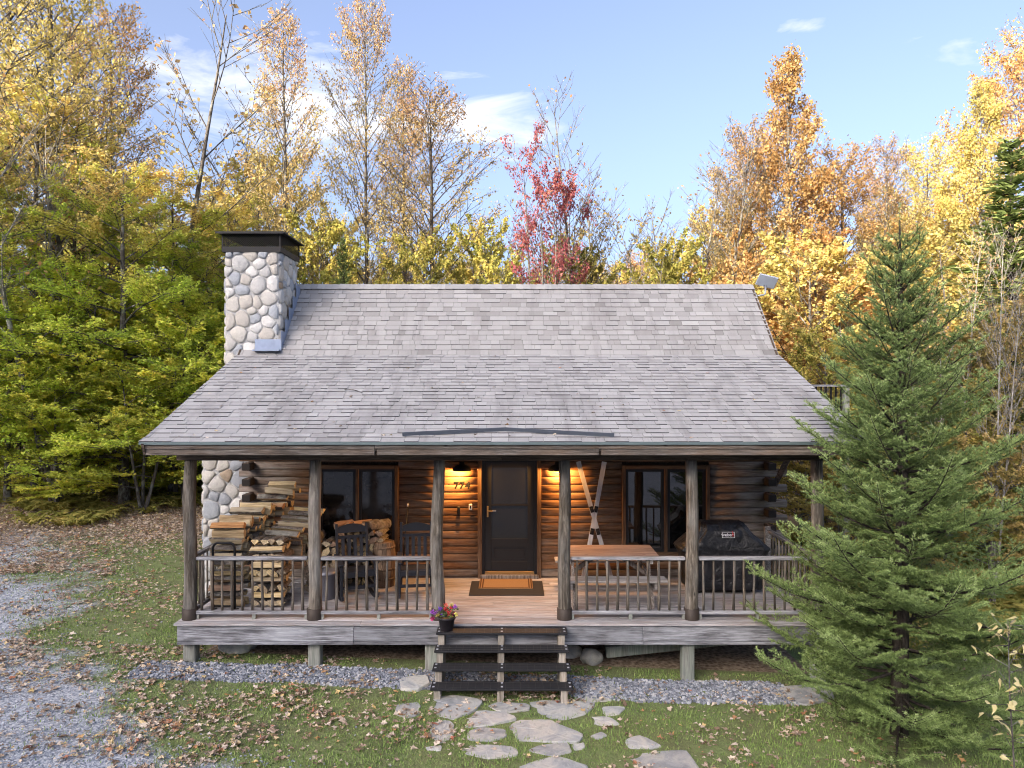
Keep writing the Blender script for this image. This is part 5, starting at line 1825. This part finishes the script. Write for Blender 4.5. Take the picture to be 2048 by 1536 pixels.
def gen_spruce_far(seed, H=12., Rm=2.4, nw=30, base=.06, q=16000):
    g = np.random.default_rng(seed)
    tt = np.linspace(0, 1, 7)
    big = [(np.stack([0 * tt, 0 * tt, tt * H - .2], 1), .16 * (1 - tt) * H / 12 + .015)]
    br = []; C = []; U = []; W = []; B_ = []; HH = []
    bid = 0
    for i in range(nw):
        t0 = base + (1 - base) * (i / nw) ** .95
        r_ = Rm * (1 - t0) ** .78 + .06
        for k in range(9):
            az = k * 6.283 / 9 + g.uniform(-.35, .35) + i * 1.1
            L = r_ * g.uniform(.65, 1.12); el = -.25 + .85 * t0 ** 1.5 + g.uniform(-.12, .12)
            d = np.array([math.cos(az) * math.cos(el), math.sin(az) * math.cos(el), math.sin(el)])
            s = np.linspace(0, 1, 4)
            z0 = t0 * H + g.uniform(-.12, .12)
            path = np.array([0, 0, z0]) + d * (s * L)[:, None] + np.array([0, 0, 1.]) * (.16 * L * s ** 2)[:, None]
            br.append((path, .02 * (1 - s) + .004)); bid += 1
            n = max(6, int(q / (nw * 9) * (L / Rm) * 1.9))
            e = g.uniform(.12, 1, n)
            side = np.cross(d, [0, 0, 1.]); side /= np.linalg.norm(side)
            off = g.uniform(-1, 1, n) * L * .34 * (1.05 - e)
            c = np.stack([np.interp(e, s, path[:, j]) for j in range(3)], 1) + side * off[:, None] + g.normal(0, .04, (n, 3))
            u = d * .8 + side * (np.sign(off) * .7)[:, None] + g.normal(0, .22, (n, 3)); u[:, 2] -= .1
            C.append(c); U.append(u / np.linalg.norm(u, axis=1, keepdims=True)); B_.append(np.full(n, bid)); HH.append(np.full(n, t0))
    C = np.concatenate(C); U = np.concatenate(U); B_ = np.concatenate(B_); HH = np.concatenate(HH); n = len(C)
    W = np.cross(U, g.normal(0, .6, (n, 3)) + np.array([0, 0, 1.])); W /= np.linalg.norm(W, axis=1, keepdims=True)
    l = .17 * g.uniform(.7, 1.3, (n, 1))
    LV = np.stack([C - U * l * .5, C + W * l * .2, C + U * l * .6, C - W * l * .2], 1).reshape(-1, 3)
    bt = g.random(bid + 1)
    at = {'rnd': np.repeat(g.random(n), 4), 'clump': np.repeat(bt[B_], 4), 'hgt': np.repeat(HH, 4)}
    TV, TF = join([tubes(big, 8), tubes(br, 3)])
    return mesh_np('trunk', TV, TF, None, True), mesh_np('crown', LV, np.arange(n * 4).reshape(-1, 4), at), H


PROTO = {
    'beech': [gen_broadleaf(101, 14, .19, .10, 4.6, 46, .02, .75, 72000, .090, .8, shape='dome', droop=.16, clumpy=.2), gen_broadleaf(102, 14, .17, .14, 4.2, 42, .06, .8, 66000, .090, .8, shape='dome', droop=.2, clumpy=.25), gen_broadleaf(110, 14, .2, .12, 4.8, 44, .0, .7, 70000, .090, .8, shape='dome', droop=.12, clumpy=.22)],
    'airy': [gen_broadleaf(103, 17, .16, .30, 3.3, 44, .55, 1.1, 17000, .082, .3, shape='dome', droop=-.04, clumpy=.45), gen_broadleaf(104, 17, .15, .26, 3.6, 46, .5, 1.15, 15000, .082, .3, shape='round', droop=-.05, clumpy=.45), gen_broadleaf(111, 17, .15, .24, 3.4, 44, .5, 1.1, 12000, .082, .3, shape='round', droop=-.05, clumpy=.5)],
    'full': [gen_broadleaf(105, 15, .18, .16, 3.6, 50, .4, 1.1, 44000, .088, .35, shape='cone', droop=-.03, clumpy=.25), gen_broadleaf(106, 15, .18, .14, 4.0, 50, .35, 1.0, 46000, .088, .35, shape='round', droop=0, clumpy=.28)],
    'bushy': [gen_broadleaf(107, 7, .09, .08, 2.6, 30, .3, 1.0, 24000, .085, .5, shape='round', droop=.04), gen_broadleaf(108, 7, .08, .06, 2.9, 30, .2, .9, 24000, .085, .55, stems=3, shape='round', droop=.05)],
    'bare': [gen_broadleaf(109, 13, .13, .30, 2.8, 34, .75, 1.2, 700, .10, .3, stems=2, shape='round', droop=-.1), gen_broadleaf(112, 13, .13, .28, 3.2, 34, .65, 1.15, 1500, .10, .3, stems=3, shape='vase', droop=-.1)],
    'red': [gen_broadleaf(113, 12, .15, .34, 2.5, 44, .7, 1.15, 13000, .085, .3, stems=5, shape='vase', droop=-.08, clumpy=.45)],
    'spruce': [gen_spruce_far(120), gen_spruce_far(121, 12, 2.1)],
}


def tree(name, kind, var, x, y, H, mat, bark, label, group=None, wide=1.0, rz=None, cat='tree'):
    tm, cm, h0 = PROTO[kind][var % len(PROTO[kind])]
    s = H / h0
    r = empty(name, (x, y, float(gz(x, y))), random.uniform(0, 6.28) if rz is None else rz)
    for me, m in ((tm, bark), (cm, mat)):
        o = bpy.data.objects.new('trunk' if me is tm else 'crown', me)
        if not len(me.materials): me.materials.append(m)
        link(o, r)
        o.material_slots[0].link = 'OBJECT'; o.material_slots[0].material = m
        o.scale = (s * wide, s * wide, s)
    tag(r, label, cat, group)
    return r


def ptree(name, kind, var, px, d, top, mat, bark, label, group=None, wide=1.0, rz=None):
    x = (px - 1024) / FPX * d
    H = CAMZ + (768 - top) / FPX * d - float(gz(x, d))
    return tree(name, kind, var, x, d, H, M[mat], M[bark], label, group, wide, rz)


# left wood
G1 = 'green and gold beeches left of the cabin'
for (px, d, top, var, wide, lab) in (
        (75, 23.0, 200, 0, .95, 'beech with the thickest trunk left of the cabin, gold at its top'),
        (150, 24.5, 300, 1, .9, 'beech with a trunk leaning beside the thickest beech trunk'),
        (250, 21.5, 330, 2, .95, 'lower green beech between the leaning trunk and the chimney'),
        (345, 23.0, 360, 1, .95, 'green-gold beech just left of the chimney'),
        (455, 25.0, 395, 0, .8, 'yellow-green beech rising behind the chimney'),
        (-70, 20.0, 280, 2, .9, 'broad beech at the far edge of the drive'),
        (200, 29.0, 330, 2, .9, 'beech deep in the wood behind the leaning trunk'),
        (390, 30.0, 450, 2, .8, 'beech deep in the wood behind the chimney')):
    ptree('beech_tree', 'beech', var, px, d, top, 'leaf_green', 'bark', lab, G1, wide)
ptree('maple_tree', 'airy', 0, 110, 26, -330, 'leaf_yellow', 'bark', 'tall airy golden maple towering over the left beeches', None, .8)
ptree('maple_tree', 'airy', 1, 225, 29, 40, 'leaf_orange', 'bark', 'airy orange-gold maple above the green beeches', None, .8)
ptree('maple_tree', 'airy', 1, -40, 22, -260, 'leaf_yellow', 'bark', 'airy golden maple over the far edge of the drive', None, .9)
ptree('maple_tree', 'airy', 2, 20, 30, -250, 'leaf_yellow', 'bark_dark', 'tall yellow maple behind the thickest beech trunk', None, .8)
ptree('maple_tree', 'bare', 1, 350, 30, 110, 'leaf_rust', 'bark', 'half-bare maple with rusty twigs left of the chimney top', None, 1.0)
ptree('bare_tree', 'bare', 1, 265, 24, 60, 'leaf_rust', 'bark', 'bare twiggy tree sticking out of the left beeches', None, 1.15)
ptree('bare_tree', 'bare', 0, 120, 21, 120, 'leaf_orange', 'bark_pale', 'pale bare two-stemmed tree in front of the thickest beech', None, 1.0)
# behind the cabin
ptree('maple_tree', 'airy', 0, 565, 27, 45, 'leaf_rust', 'bark', 'slender rusty maple standing right behind the chimney', None, .72)
ptree('maple_tree', 'airy', 1, 735, 29, 25, 'leaf_rust', 'bark', 'tall slender maple with reddish tip behind the small dark spruce', None, .60)
ptree('maple_tree', 'airy', 2, 808, 31, 150, 'leaf_orange', 'bark', 'pale orange maple between the slender maples', None, .6)
ptree('maple_tree', 'airy', 1, 868, 28, 195, 'leaf_rust', 'bark_dark', 'spreading rusty maple whose branches reach towards the red maple', None, .95)
ptree('maple_tree', 'bare', 1, 930, 31, 380, 'leaf_rust', 'bark', 'thin nearly bare maple left of the red maple', None, .9)
ptree('spruce_tree', 'spruce', 0, 686, 21.5, 468, 'needle_far', 'bark_dark', 'small dark green spruce behind the roof ridge', None, .62)
ptree('maple_tree', 'red', 0, 1100, 25, 325, 'leaf_red', 'bark', 'crimson red maple with several stems behind the ridge', None, .72, R(140))
for (px, d, top, var, wide, lab) in ((1205, 26, 235, 0, .75, 'bare grey two-stemmed tree next to the red maple'), (1305, 27, 345, 1, 1.0, 'bare spreading tree between the grey tree and the orange maples'), (1388, 28, 330, 0, 1.0, 'bare forked tree beside the orange maples')):
    ptree('bare_tree', 'bare', var, px, d, top, 'leaf_rust', 'bark', lab, None, wide)
GL = 'yellowing undergrowth trees behind the roof'
for (px, d, top, var, mat, lab) in (
        (520, 31, 340, 0, 'leaf_green', 'yellow-green low tree just left of the slender rusty maple'), (610, 33, 400, 1, 'leaf_yellow', 'yellow low tree between the chimney and the small dark spruce'),
        (640, 26, 455, 0, 'leaf_olive', 'olive low tree touching the small dark spruce on the chimney side'), (775, 25, 495, 1, 'leaf_olive', 'olive low tree on the other side of the small dark spruce'),
        (850, 26, 490, 0, 'leaf_olive', 'olive low tree at the foot of the spreading rusty maple'),
        (970, 27, 475, 0, 'leaf_olive', 'olive low tree just left of the red maple'),
        (1060, 25, 505, 1, 'leaf_olive', 'olive bush at the foot of the red maple'),
        (1150, 26, 500, 0, 'leaf_olive', 'olive bush between the red maple and the bare grey tree'), (1180, 35, 470, 1, 'leaf_yellow', 'yellow low tree behind the bare grey tree'),
        (1265, 25, 505, 1, 'leaf_olive', 'olive bush between the bare grey tree and the bare spreading tree'), (1340, 26, 500, 0, 'leaf_olive', 'olive bush at the foot of the bare forked tree'),
        (1420, 26, 480, 1, 'leaf_orange', 'orange low tree between the bare forked tree and the rusty brown maple'), (1440, 33, 450, 0, 'leaf_yellow', 'yellow low tree behind the bare forked tree')):
    ptree('low_tree', 'bushy', var, px, d, top + 22, mat, 'bark', lab, GL, .72)
# right wood
for (px, d, top, kind, var, mat, wide, lab) in (
        (1585, 27, 112, 'full', 0, 'leaf_orange', .78, 'tall pointed orange maple beyond the satellite dish'),
        (1500, 29, 285, 'full', 1, 'leaf_rust', .7, 'rusty brown maple left of the pointed orange maple'),
        (1690, 30, 330, 'full', 1, 'leaf_orange', .85, 'round orange maple right of the pointed maple'),
        (1770, 28, 290, 'airy', 0, 'leaf_rust', .8, 'airy rusty maple rising over the fir top'),
        (1855, 30, 320, 'full', 1, 'leaf_yellow', .8, 'golden maple right of the fir top'),
        (1955, 27, 175, 'full', 0, 'leaf_yellow', .7, 'tall golden maple behind the sunlit spruce'),
        (2060, 29, 110, 'full', 1, 'leaf_orange', .75, 'tall orange-gold maple at the right edge of the wood'),
        (1620, 23, 520, 'bushy', 0, 'leaf_yellow', 1.0, 'low yellow tree just beyond the gable'),
        (1720, 24, 500, 'bushy', 1, 'leaf_orange', 1.0, 'low orange tree behind the fir'),
        (1560, 25, 560, 'bushy', 1, 'leaf_orange', .8, 'low orange bush under the satellite dish'),
        (1830, 23, 520, 'bushy', 0, 'leaf_yellow', 1.0, 'low yellow tree behind the right side of the fir'),
        (1930, 22, 520, 'bushy', 1, 'leaf_yellow', 1.0, 'low golden tree at the foot of the sunlit spruce'),
        (1650, 20, 700, 'bushy', 0, 'leaf_olive', .9, 'olive shrub beside the balcony'),
        (1790, 19, 690, 'bushy', 1, 'leaf_olive', .9, 'olive shrub hidden behind the fir'),
        (1900, 18, 700, 'bushy', 0, 'leaf_tan', .9, 'tan shrub between fir and spruce'),
        (1990, 17, 700, 'bushy', 1, 'leaf_olive', .9, 'olive shrub right of the pale thin trunk'),
        (2080, 16, 640, 'bushy', 0, 'leaf_tan', 1.0, 'tan shrub beyond the right edge of the lawn'),
        (1870, 15.5, 850, 'bushy', 1, 'leaf_olive', 1.2, 'low spreading olive bush behind the fir'),
        (1980, 14.5, 900, 'bushy', 0, 'leaf_tan', 1.2, 'low spreading tan bush behind the fir'),
        (1690, 17, 900, 'bushy', 1, 'leaf_yellow', 1.2, 'low yellow bush seen through the porch corner'),
        (1600, 18.5, 860, 'bushy', 0, 'leaf_yellow', 1.1, 'low yellow bush behind the log ends')):
    ptree('maple_tree' if kind != 'bushy' else 'shrub', kind, var, px, d, top, mat, 'bark', lab, None, wide)
ptree('spruce_tree', 'spruce', 1, 2022, 19, 268, 'needle_far', 'bark_dark', 'tall sunlit spruce at the right of the wood', None, 1.55)
ptree('bare_tree', 'bare', 0, 1985, 14.5, 480, 'leaf_rust', 'bark_pale', 'pale thin bare trunk right of the fir', None, .5)
ptree('bare_tree', 'bare', 1, 1880, 17, 500, 'leaf_rust', 'bark_pale', 'leaning pale bare tree behind the fir', None, .6)
# more wood farther back and past both sides of the picture
rt = random.Random(11)
FARL = {'leaf_green': 'green-gold tree far back in the wood', 'leaf_yellow': 'yellow tree far back in the wood', 'leaf_orange': 'orange tree far back in the wood', 'leaf_olive': 'olive tree far back in the wood', 'leaf_rust': 'rusty tree far back in the wood', 'leaf_tan': 'tan tree far back in the wood'}
for k in range(30):
    px = -250 + k * 90 + rt.uniform(-30, 30); d = rt.uniform(38, 52)
    left = px < 480
    mat = rt.choice(['leaf_green', 'leaf_green', 'leaf_olive']) if left else rt.choice(['leaf_tan', 'leaf_orange', 'leaf_rust', 'leaf_olive'] if px < 1450 else ['leaf_yellow', 'leaf_orange', 'leaf_tan', 'leaf_olive'])
    top = rt.uniform(380, 470) if left else (rt.uniform(520, 560) if px < 1450 else rt.uniform(440, 520))
    ptree('far_tree', 'beech' if left else 'full', k, px, d, top, mat, 'bark_dark', FARL[mat], 'trees far back in the wood', 1.15)
for (px, d, top, var, lab) in ((15, 21, 640, 0, 'low bright green beech sapling at the edge of the drive'), (110, 20.5, 720, 1, 'low green sapling in front of the leaning trunk'), (190, 22, 600, 0, 'bushy green sapling between the leaning trunk and the cabin'),
        (285, 20.5, 700, 1, 'low yellow-green sapling left of the eave'), (370, 22, 640, 0, 'green sapling behind the left roof slope'), (430, 24, 560, 1, 'tall green sapling beside the chimney'), (60, 24, 560, 1, 'tall green sapling behind the thickest trunk')):
    ptree('beech_sapling', 'bushy', var, px, d, top, 'leaf_fresh', 'bark', lab, 'green saplings at the edge of the left wood', 1.25)
for k in range(12):       # undergrowth of the left wood
    px = -120 + k * 46 + rt.uniform(-15, 15); d = rt.uniform(26, 33)
    ptree('shrub', 'bushy', k, px, d, rt.uniform(800, 880), 'leaf_olive', 'bark_dark', 'dark olive shrub among the trunks of the left wood', 'shrubs among the left trunks', 1.6)
# ---- ferns and brush at the wood's edge
N = 900
fx = rng.uniform(-22, -4.5, N); fy = rng.uniform(18.5, 30, N)
ok = fbm(fx * .5, fy * .5, 81) + (fy - 21.0) * .05 - np.clip(fx + 10, 0, 6) * .10 > .47
fx2 = rng.uniform(6.5, 14, 260); fy2 = rng.uniform(11.5, 20, 260)
fx = np.concatenate([fx[ok], fx2]); fy = np.concatenate([fy[ok], fy2]); n = len(fx)
V, F, A1, A2 = [], [], [], []
b = 0
for i in range(n):
    zf = float(gz(fx[i], fy[i])); tone = rng.random()
    for k in range(7):
        az = k * .9 + rng.uniform(-.3, .3); L = rng.uniform(.5, .95)
        s = np.linspace(0, 1, 9)
        pth = np.stack([np.cos(az) * L * s * .85, np.sin(az) * L * s * .85, L * (1.0 * s - .85 * s ** 2.2)], 1) + [fx[i], fy[i], zf]
        sd = np.array([-np.sin(az), np.cos(az), .0])
        for j in range(1, 9):
            w = .17 * L * math.sin(math.pi * (.1 + .9 * s[j])) + .012
            for sg in (-1, 1):
                tipp = pth[j] + sd * sg * w + (pth[j] - pth[j - 1]) * .5 + [0, 0, -.02]
                V += [pth[j - 1], tipp, pth[j]]; F.append((b, b + 1, b + 2)); b += 3
                A1 += [rng.random()] * 3; A2 += [tone] * 3
me = mesh_np('ferns', np.array(V), np.array(F), {'rnd': A1, 'clump': A2, 'hgt': np.zeros(len(A1))})
me.materials.append(M['fern'])
tag(link(bpy.data.objects.new('ferns', me)), 'yellowing ferns and brush along the edge of the wood', 'ferns', None, 'stuff')


# ---- the fir in front of the porch corner
def gen_fir(seed, H=6.5):
    g = np.random.default_rng(seed)
    tz = np.linspace(0, 1, 14)
    trunk = np.stack([.03 * np.sin(tz * 5), .03 * np.cos(tz * 4) - .03, tz * H - .3 * (tz == 0)], 1)
    big = [(trunk, .105 * (1 - tz) ** .85 + .008)]
    br, tw = [], []
    segs = []      # (p0, p1, age) twigs that bear needles

    def twig(p, d, L, age0, sag, up, depth):
        m = 5 if depth == 0 else 3
        s = np.linspace(0, 1, m)
        path = p + d * (s * L)[:, None] + np.array([0, 0, 1.]) * (sag * L * s + up * L * s ** 2)[:, None]
        return s, path
    z = .22
    wi = 0
    while z < H * .965:
        u = z / H
        rad = 2.18 * (1 - u) ** .66
        if u < .12: rad *= .62 + .38 * u / .12
        nb_ = 6 if u < .9 else 4
        for k in range(nb_ + (2 if u < .8 else 0)):
            inter = k >= nb_
            az = k * 2 * math.pi / nb_ + wi * .6 + g.uniform(-.3, .3)
            L = rad * g.uniform(.62, 1.16) * (.62 if inter else 1)
            el = -.06 + 1.0 * u ** 1.2 + g.uniform(-.16, .18)
            d = np.array([math.cos(az) * math.cos(el), math.sin(az) * math.cos(el), math.sin(el)])
            zz = z + (g.uniform(.1, .25) if inter else g.uniform(-.03, .03))
            p0 = np.array([np.interp(zz / H, tz, trunk[:, 0]), np.interp(zz / H, tz, trunk[:, 1]), zz])
            s = np.linspace(0, 1, 9)
            sag = -.10 * (1 - u); up = .26 * (1 - u * .5)
            side = np.cross(d, [0, 0, 1.]); side /= np.linalg.norm(side)
            bend = g.normal(0, .05) * L
            path = p0 + d * (s * L)[:, None] + np.array([0, 0, 1.]) * (sag * L * np.sin(s * 2.6) + up * L * s ** 2.4)[:, None] + side * (bend * s ** 2)[:, None]
            br.append((path, (.017 * (L / 1.6) ** .7 + .004) * (1 - .82 * s)))
            # the leading shoot bears needles over its outer part
            for q in range(4, 8):
                segs.append((path[q], path[q + 1], .35 + .65 * (q - 3) / 4))
            nsd = max(4, int(L / .092))
            for j in range(nsd):
                s0 = .16 + .82 * (j + g.uniform(-.3, .3)) / nsd
                q0 = np.array([np.interp(s0, s, path[:, c]) for c in range(3)])
                dl = np.array([np.interp(min(1, s0 + .08), s, path[:, c]) for c in range(3)]) - q0; dl /= np.linalg.norm(dl) + 1e-9
                sg = 1 if j % 2 else -1
                a_ = g.uniform(.75, 1.05)
                dd = dl * math.cos(a_) + side * sg * math.sin(a_) + np.array([0, 0, g.uniform(-.12, .48)])
                dd /= np.linalg.norm(dd)
                l2 = (L * .43 * (1 - s0) ** .8 + .085) * g.uniform(.75, 1.15)
                e = np.linspace(0, 1, 4)
                tp = q0 + dd * (e * l2)[:, None] + np.array([0, 0, 1.]) * ((-.10 * e + .20 * e ** 2) * l2)[:, None]
                tw.append((tp, .0055 * (1 - e * .6)))
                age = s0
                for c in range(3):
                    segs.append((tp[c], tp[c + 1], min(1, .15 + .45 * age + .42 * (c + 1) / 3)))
                if l2 > .13:
                    n3 = int(l2 / .052)
                    sd2 = np.cross(dd, [0, 0, 1.]); sd2 /= np.linalg.norm(sd2) + 1e-9
                    for w in range(n3):
                        e0 = .22 + .74 * (w + .5) / n3
                        r0_ = np.array([np.interp(e0, e, tp[:, c]) for c in range(3)])
                        s3 = 1 if w % 2 else -1
                        d3 = dd * .66 + sd2 * s3 * .72 + np.array([0, 0, g.uniform(-.18, .22)]); d3 /= np.linalg.norm(d3)
                        l3 = (l2 * .40 * (1 - e0) + .055) * g.uniform(.8, 1.2)
                        segs.append((r0_, r0_ + d3 * l3, min(1, .12 + .40 * age + .45 * e0)))
        z += .30 * (1 - .25 * u) * g.uniform(.92, 1.1); wi += 1
    # leader
    segs.append((trunk[-2], trunk[-1], .8)); segs.append((trunk[-1], trunk[-1] + [0, 0, .22], 1.0))
    P0 = np.array([q[0] for q in segs]); P1 = np.array([q[1] for q in segs]); AG = np.array([q[2] for q in segs])
    LL = np.linalg.norm(P1 - P0, axis=1)
    nn = np.maximum(5, (LL * 400)).astype(int)
    idx = np.repeat(np.arange(len(segs)), nn); n = len(idx)
    e = g.random(n)
    C = P0[idx] + (P1 - P0)[idx] * e[:, None]
    D = ((P1 - P0) / (LL[:, None] + 1e-9))[idx]
    rv = g.normal(0, 1, (n, 3)); rv[:, 2] += .35
    rv -= D * (rv * D).sum(1)[:, None]; rv /= np.linalg.norm(rv, axis=1, keepdims=True) + 1e-9
    nd = D * .55 + rv * .85; nd /= np.linalg.norm(nd, axis=1, keepdims=True)
    ln = g.uniform(.022, .036, (n, 1)); wd_ = np.cross(nd, g.normal(0, 1, (n, 3))); wd_ /= np.linalg.norm(wd_, axis=1, keepdims=True)
    LV = np.stack([C - wd_ * .0034, C + wd_ * .0034, C + nd * ln], 1).reshape(-1, 3)
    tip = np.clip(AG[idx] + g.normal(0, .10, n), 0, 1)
    BV, BF = join([tubes(big, 10), tubes(br, 5), tubes(tw, 3)])
    print('fir needles', n, 'twigs', len(segs))
    return mesh_np('trunk', BV, BF, None, True), mesh_np('crown', LV, np.arange(n * 3).reshape(-1, 3), {'rnd': np.repeat(g.random(n), 3), 'tip': np.repeat(tip, 3)})


bm_, nm_ = gen_fir(5)
fx_, fy_ = 4.90, 9.0
fir = empty('fir_tree', (fx_, fy_, float(gz(fx_, fy_))), R(15))
tag(fir, 'bushy green fir standing in front of the porch corner', 'tree')
bm_.materials.append(M['bark_dark']); nm_.materials.append(M['needles'])
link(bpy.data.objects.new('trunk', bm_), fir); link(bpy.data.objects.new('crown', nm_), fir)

# ---- sapling with pale yellow leaves beside the fir
sap = empty('sapling', (4.74, 6.7, float(gz(4.74, 6.7))))
tag(sap, 'thin sapling with sparse pale yellow leaves beside the fir', 'sapling')
MB().tube([(0, 0, -.1), (.02, .02, .7), (-.03, .02, 1.5), (-.06, 0, 2.2)], [.011, .009, .007, .003], 6).build('stem', M['bark'], sap)
q = random.Random(8)
t = NT('sapling_leaf'); n_ = t.noise(t.coords(), 9, 3, .6)
sm_ = t.fin(t.ramp(n_, [(.3, (.40, .33, .11)), (.6, (.54, .47, .24)), (.8, (.44, .28, .12))]), .6)
tw_ = MB()
for k in range(34):
    z = q.uniform(.9, 2.2); a = q.uniform(0, 6.28); L = q.uniform(.10, .36)
    p = Vector((-.03, .01, z)); e_ = p + Vector((math.cos(a) * L, math.sin(a) * L, q.uniform(.02, .15)))
    tw_.tube([p, e_], [.004, .002], 4)
    for j in range(2):
        c = p.lerp(e_, 1 - .35 * j); u = Vector((q.gauss(0, 1), q.gauss(0, 1), q.gauss(-.2, .5))).normalized() * .05; w = u.cross(Vector((q.gauss(0, .5), q.gauss(0, .5), 1))).normalized() * .024
        MB().add([c, c + u * .5 + w, c + u * 1.3 + Vector((0, 0, -.01)), c + u * 2.0 + Vector((0, 0, -.03)), c + u * 1.2 - w * .8 + Vector((0, 0, -.01)), c + u * .5 - w], [(0, 1, 2, 5), (2, 3, 4, 5)]).build('leaf', sm_, sap)
tw_.build('twig', M['bark'], sap)

# ---- a dead twig on the roof
tp = onroof(690, 783); tq = onroof(725, 789)
twg = MB().tube([tp + Vector((0, -.02, .035)), (tp + tq) / 2 + Vector((0, 0, .05)), tq + Vector((0, 0, .03))], [.009, .008, .004], 6).tube([(tp + tq) / 2 + Vector((0, 0, .045)), (tp + tq) / 2 + Vector((.08, -.05, .045))], [.006, .003], 5).build('twig', M['bark'])
tag(twg, 'dead twig lying on the lower roof slope', 'twig')
for o in bpy.data.objects:
    if o.type == 'MESH' and not o.data.materials: o.data.materials.append(M['bark'])

# ---- leaves caught on the roof
pts = []
for k in range(70):
    px = rt.uniform(330, 1650); py = 700 + 180 * rt.random() ** .6
    p = onroof(px, py)
    if E[0] + .05 < p.y < B[0] - .05 and RL + .1 < p.x < RR - .1: pts.append(p + Vector((0, -.006, .022)))
pts = np.array([tuple(p) for p in pts]); n = len(pts)
pv = np.broadcast_to(proto, (n, 11, 3)).copy(); pv[:, 1:, 2] = rng.uniform(-.2, .4, (n, 10)); pv[:, :, 2] += pv[:, :, 1] * 0
sz = .018 + .03 * rng.random(n)
scatter('roof_leaves', pts, np.stack([sz, sz, sz], 1), rng.uniform(0, 6.28, n), pv, tri, rng.random(n), M['litter'], 'few tan leaves caught on the porch roof shingles', 'leaves', tilt=np.full(n, .2))
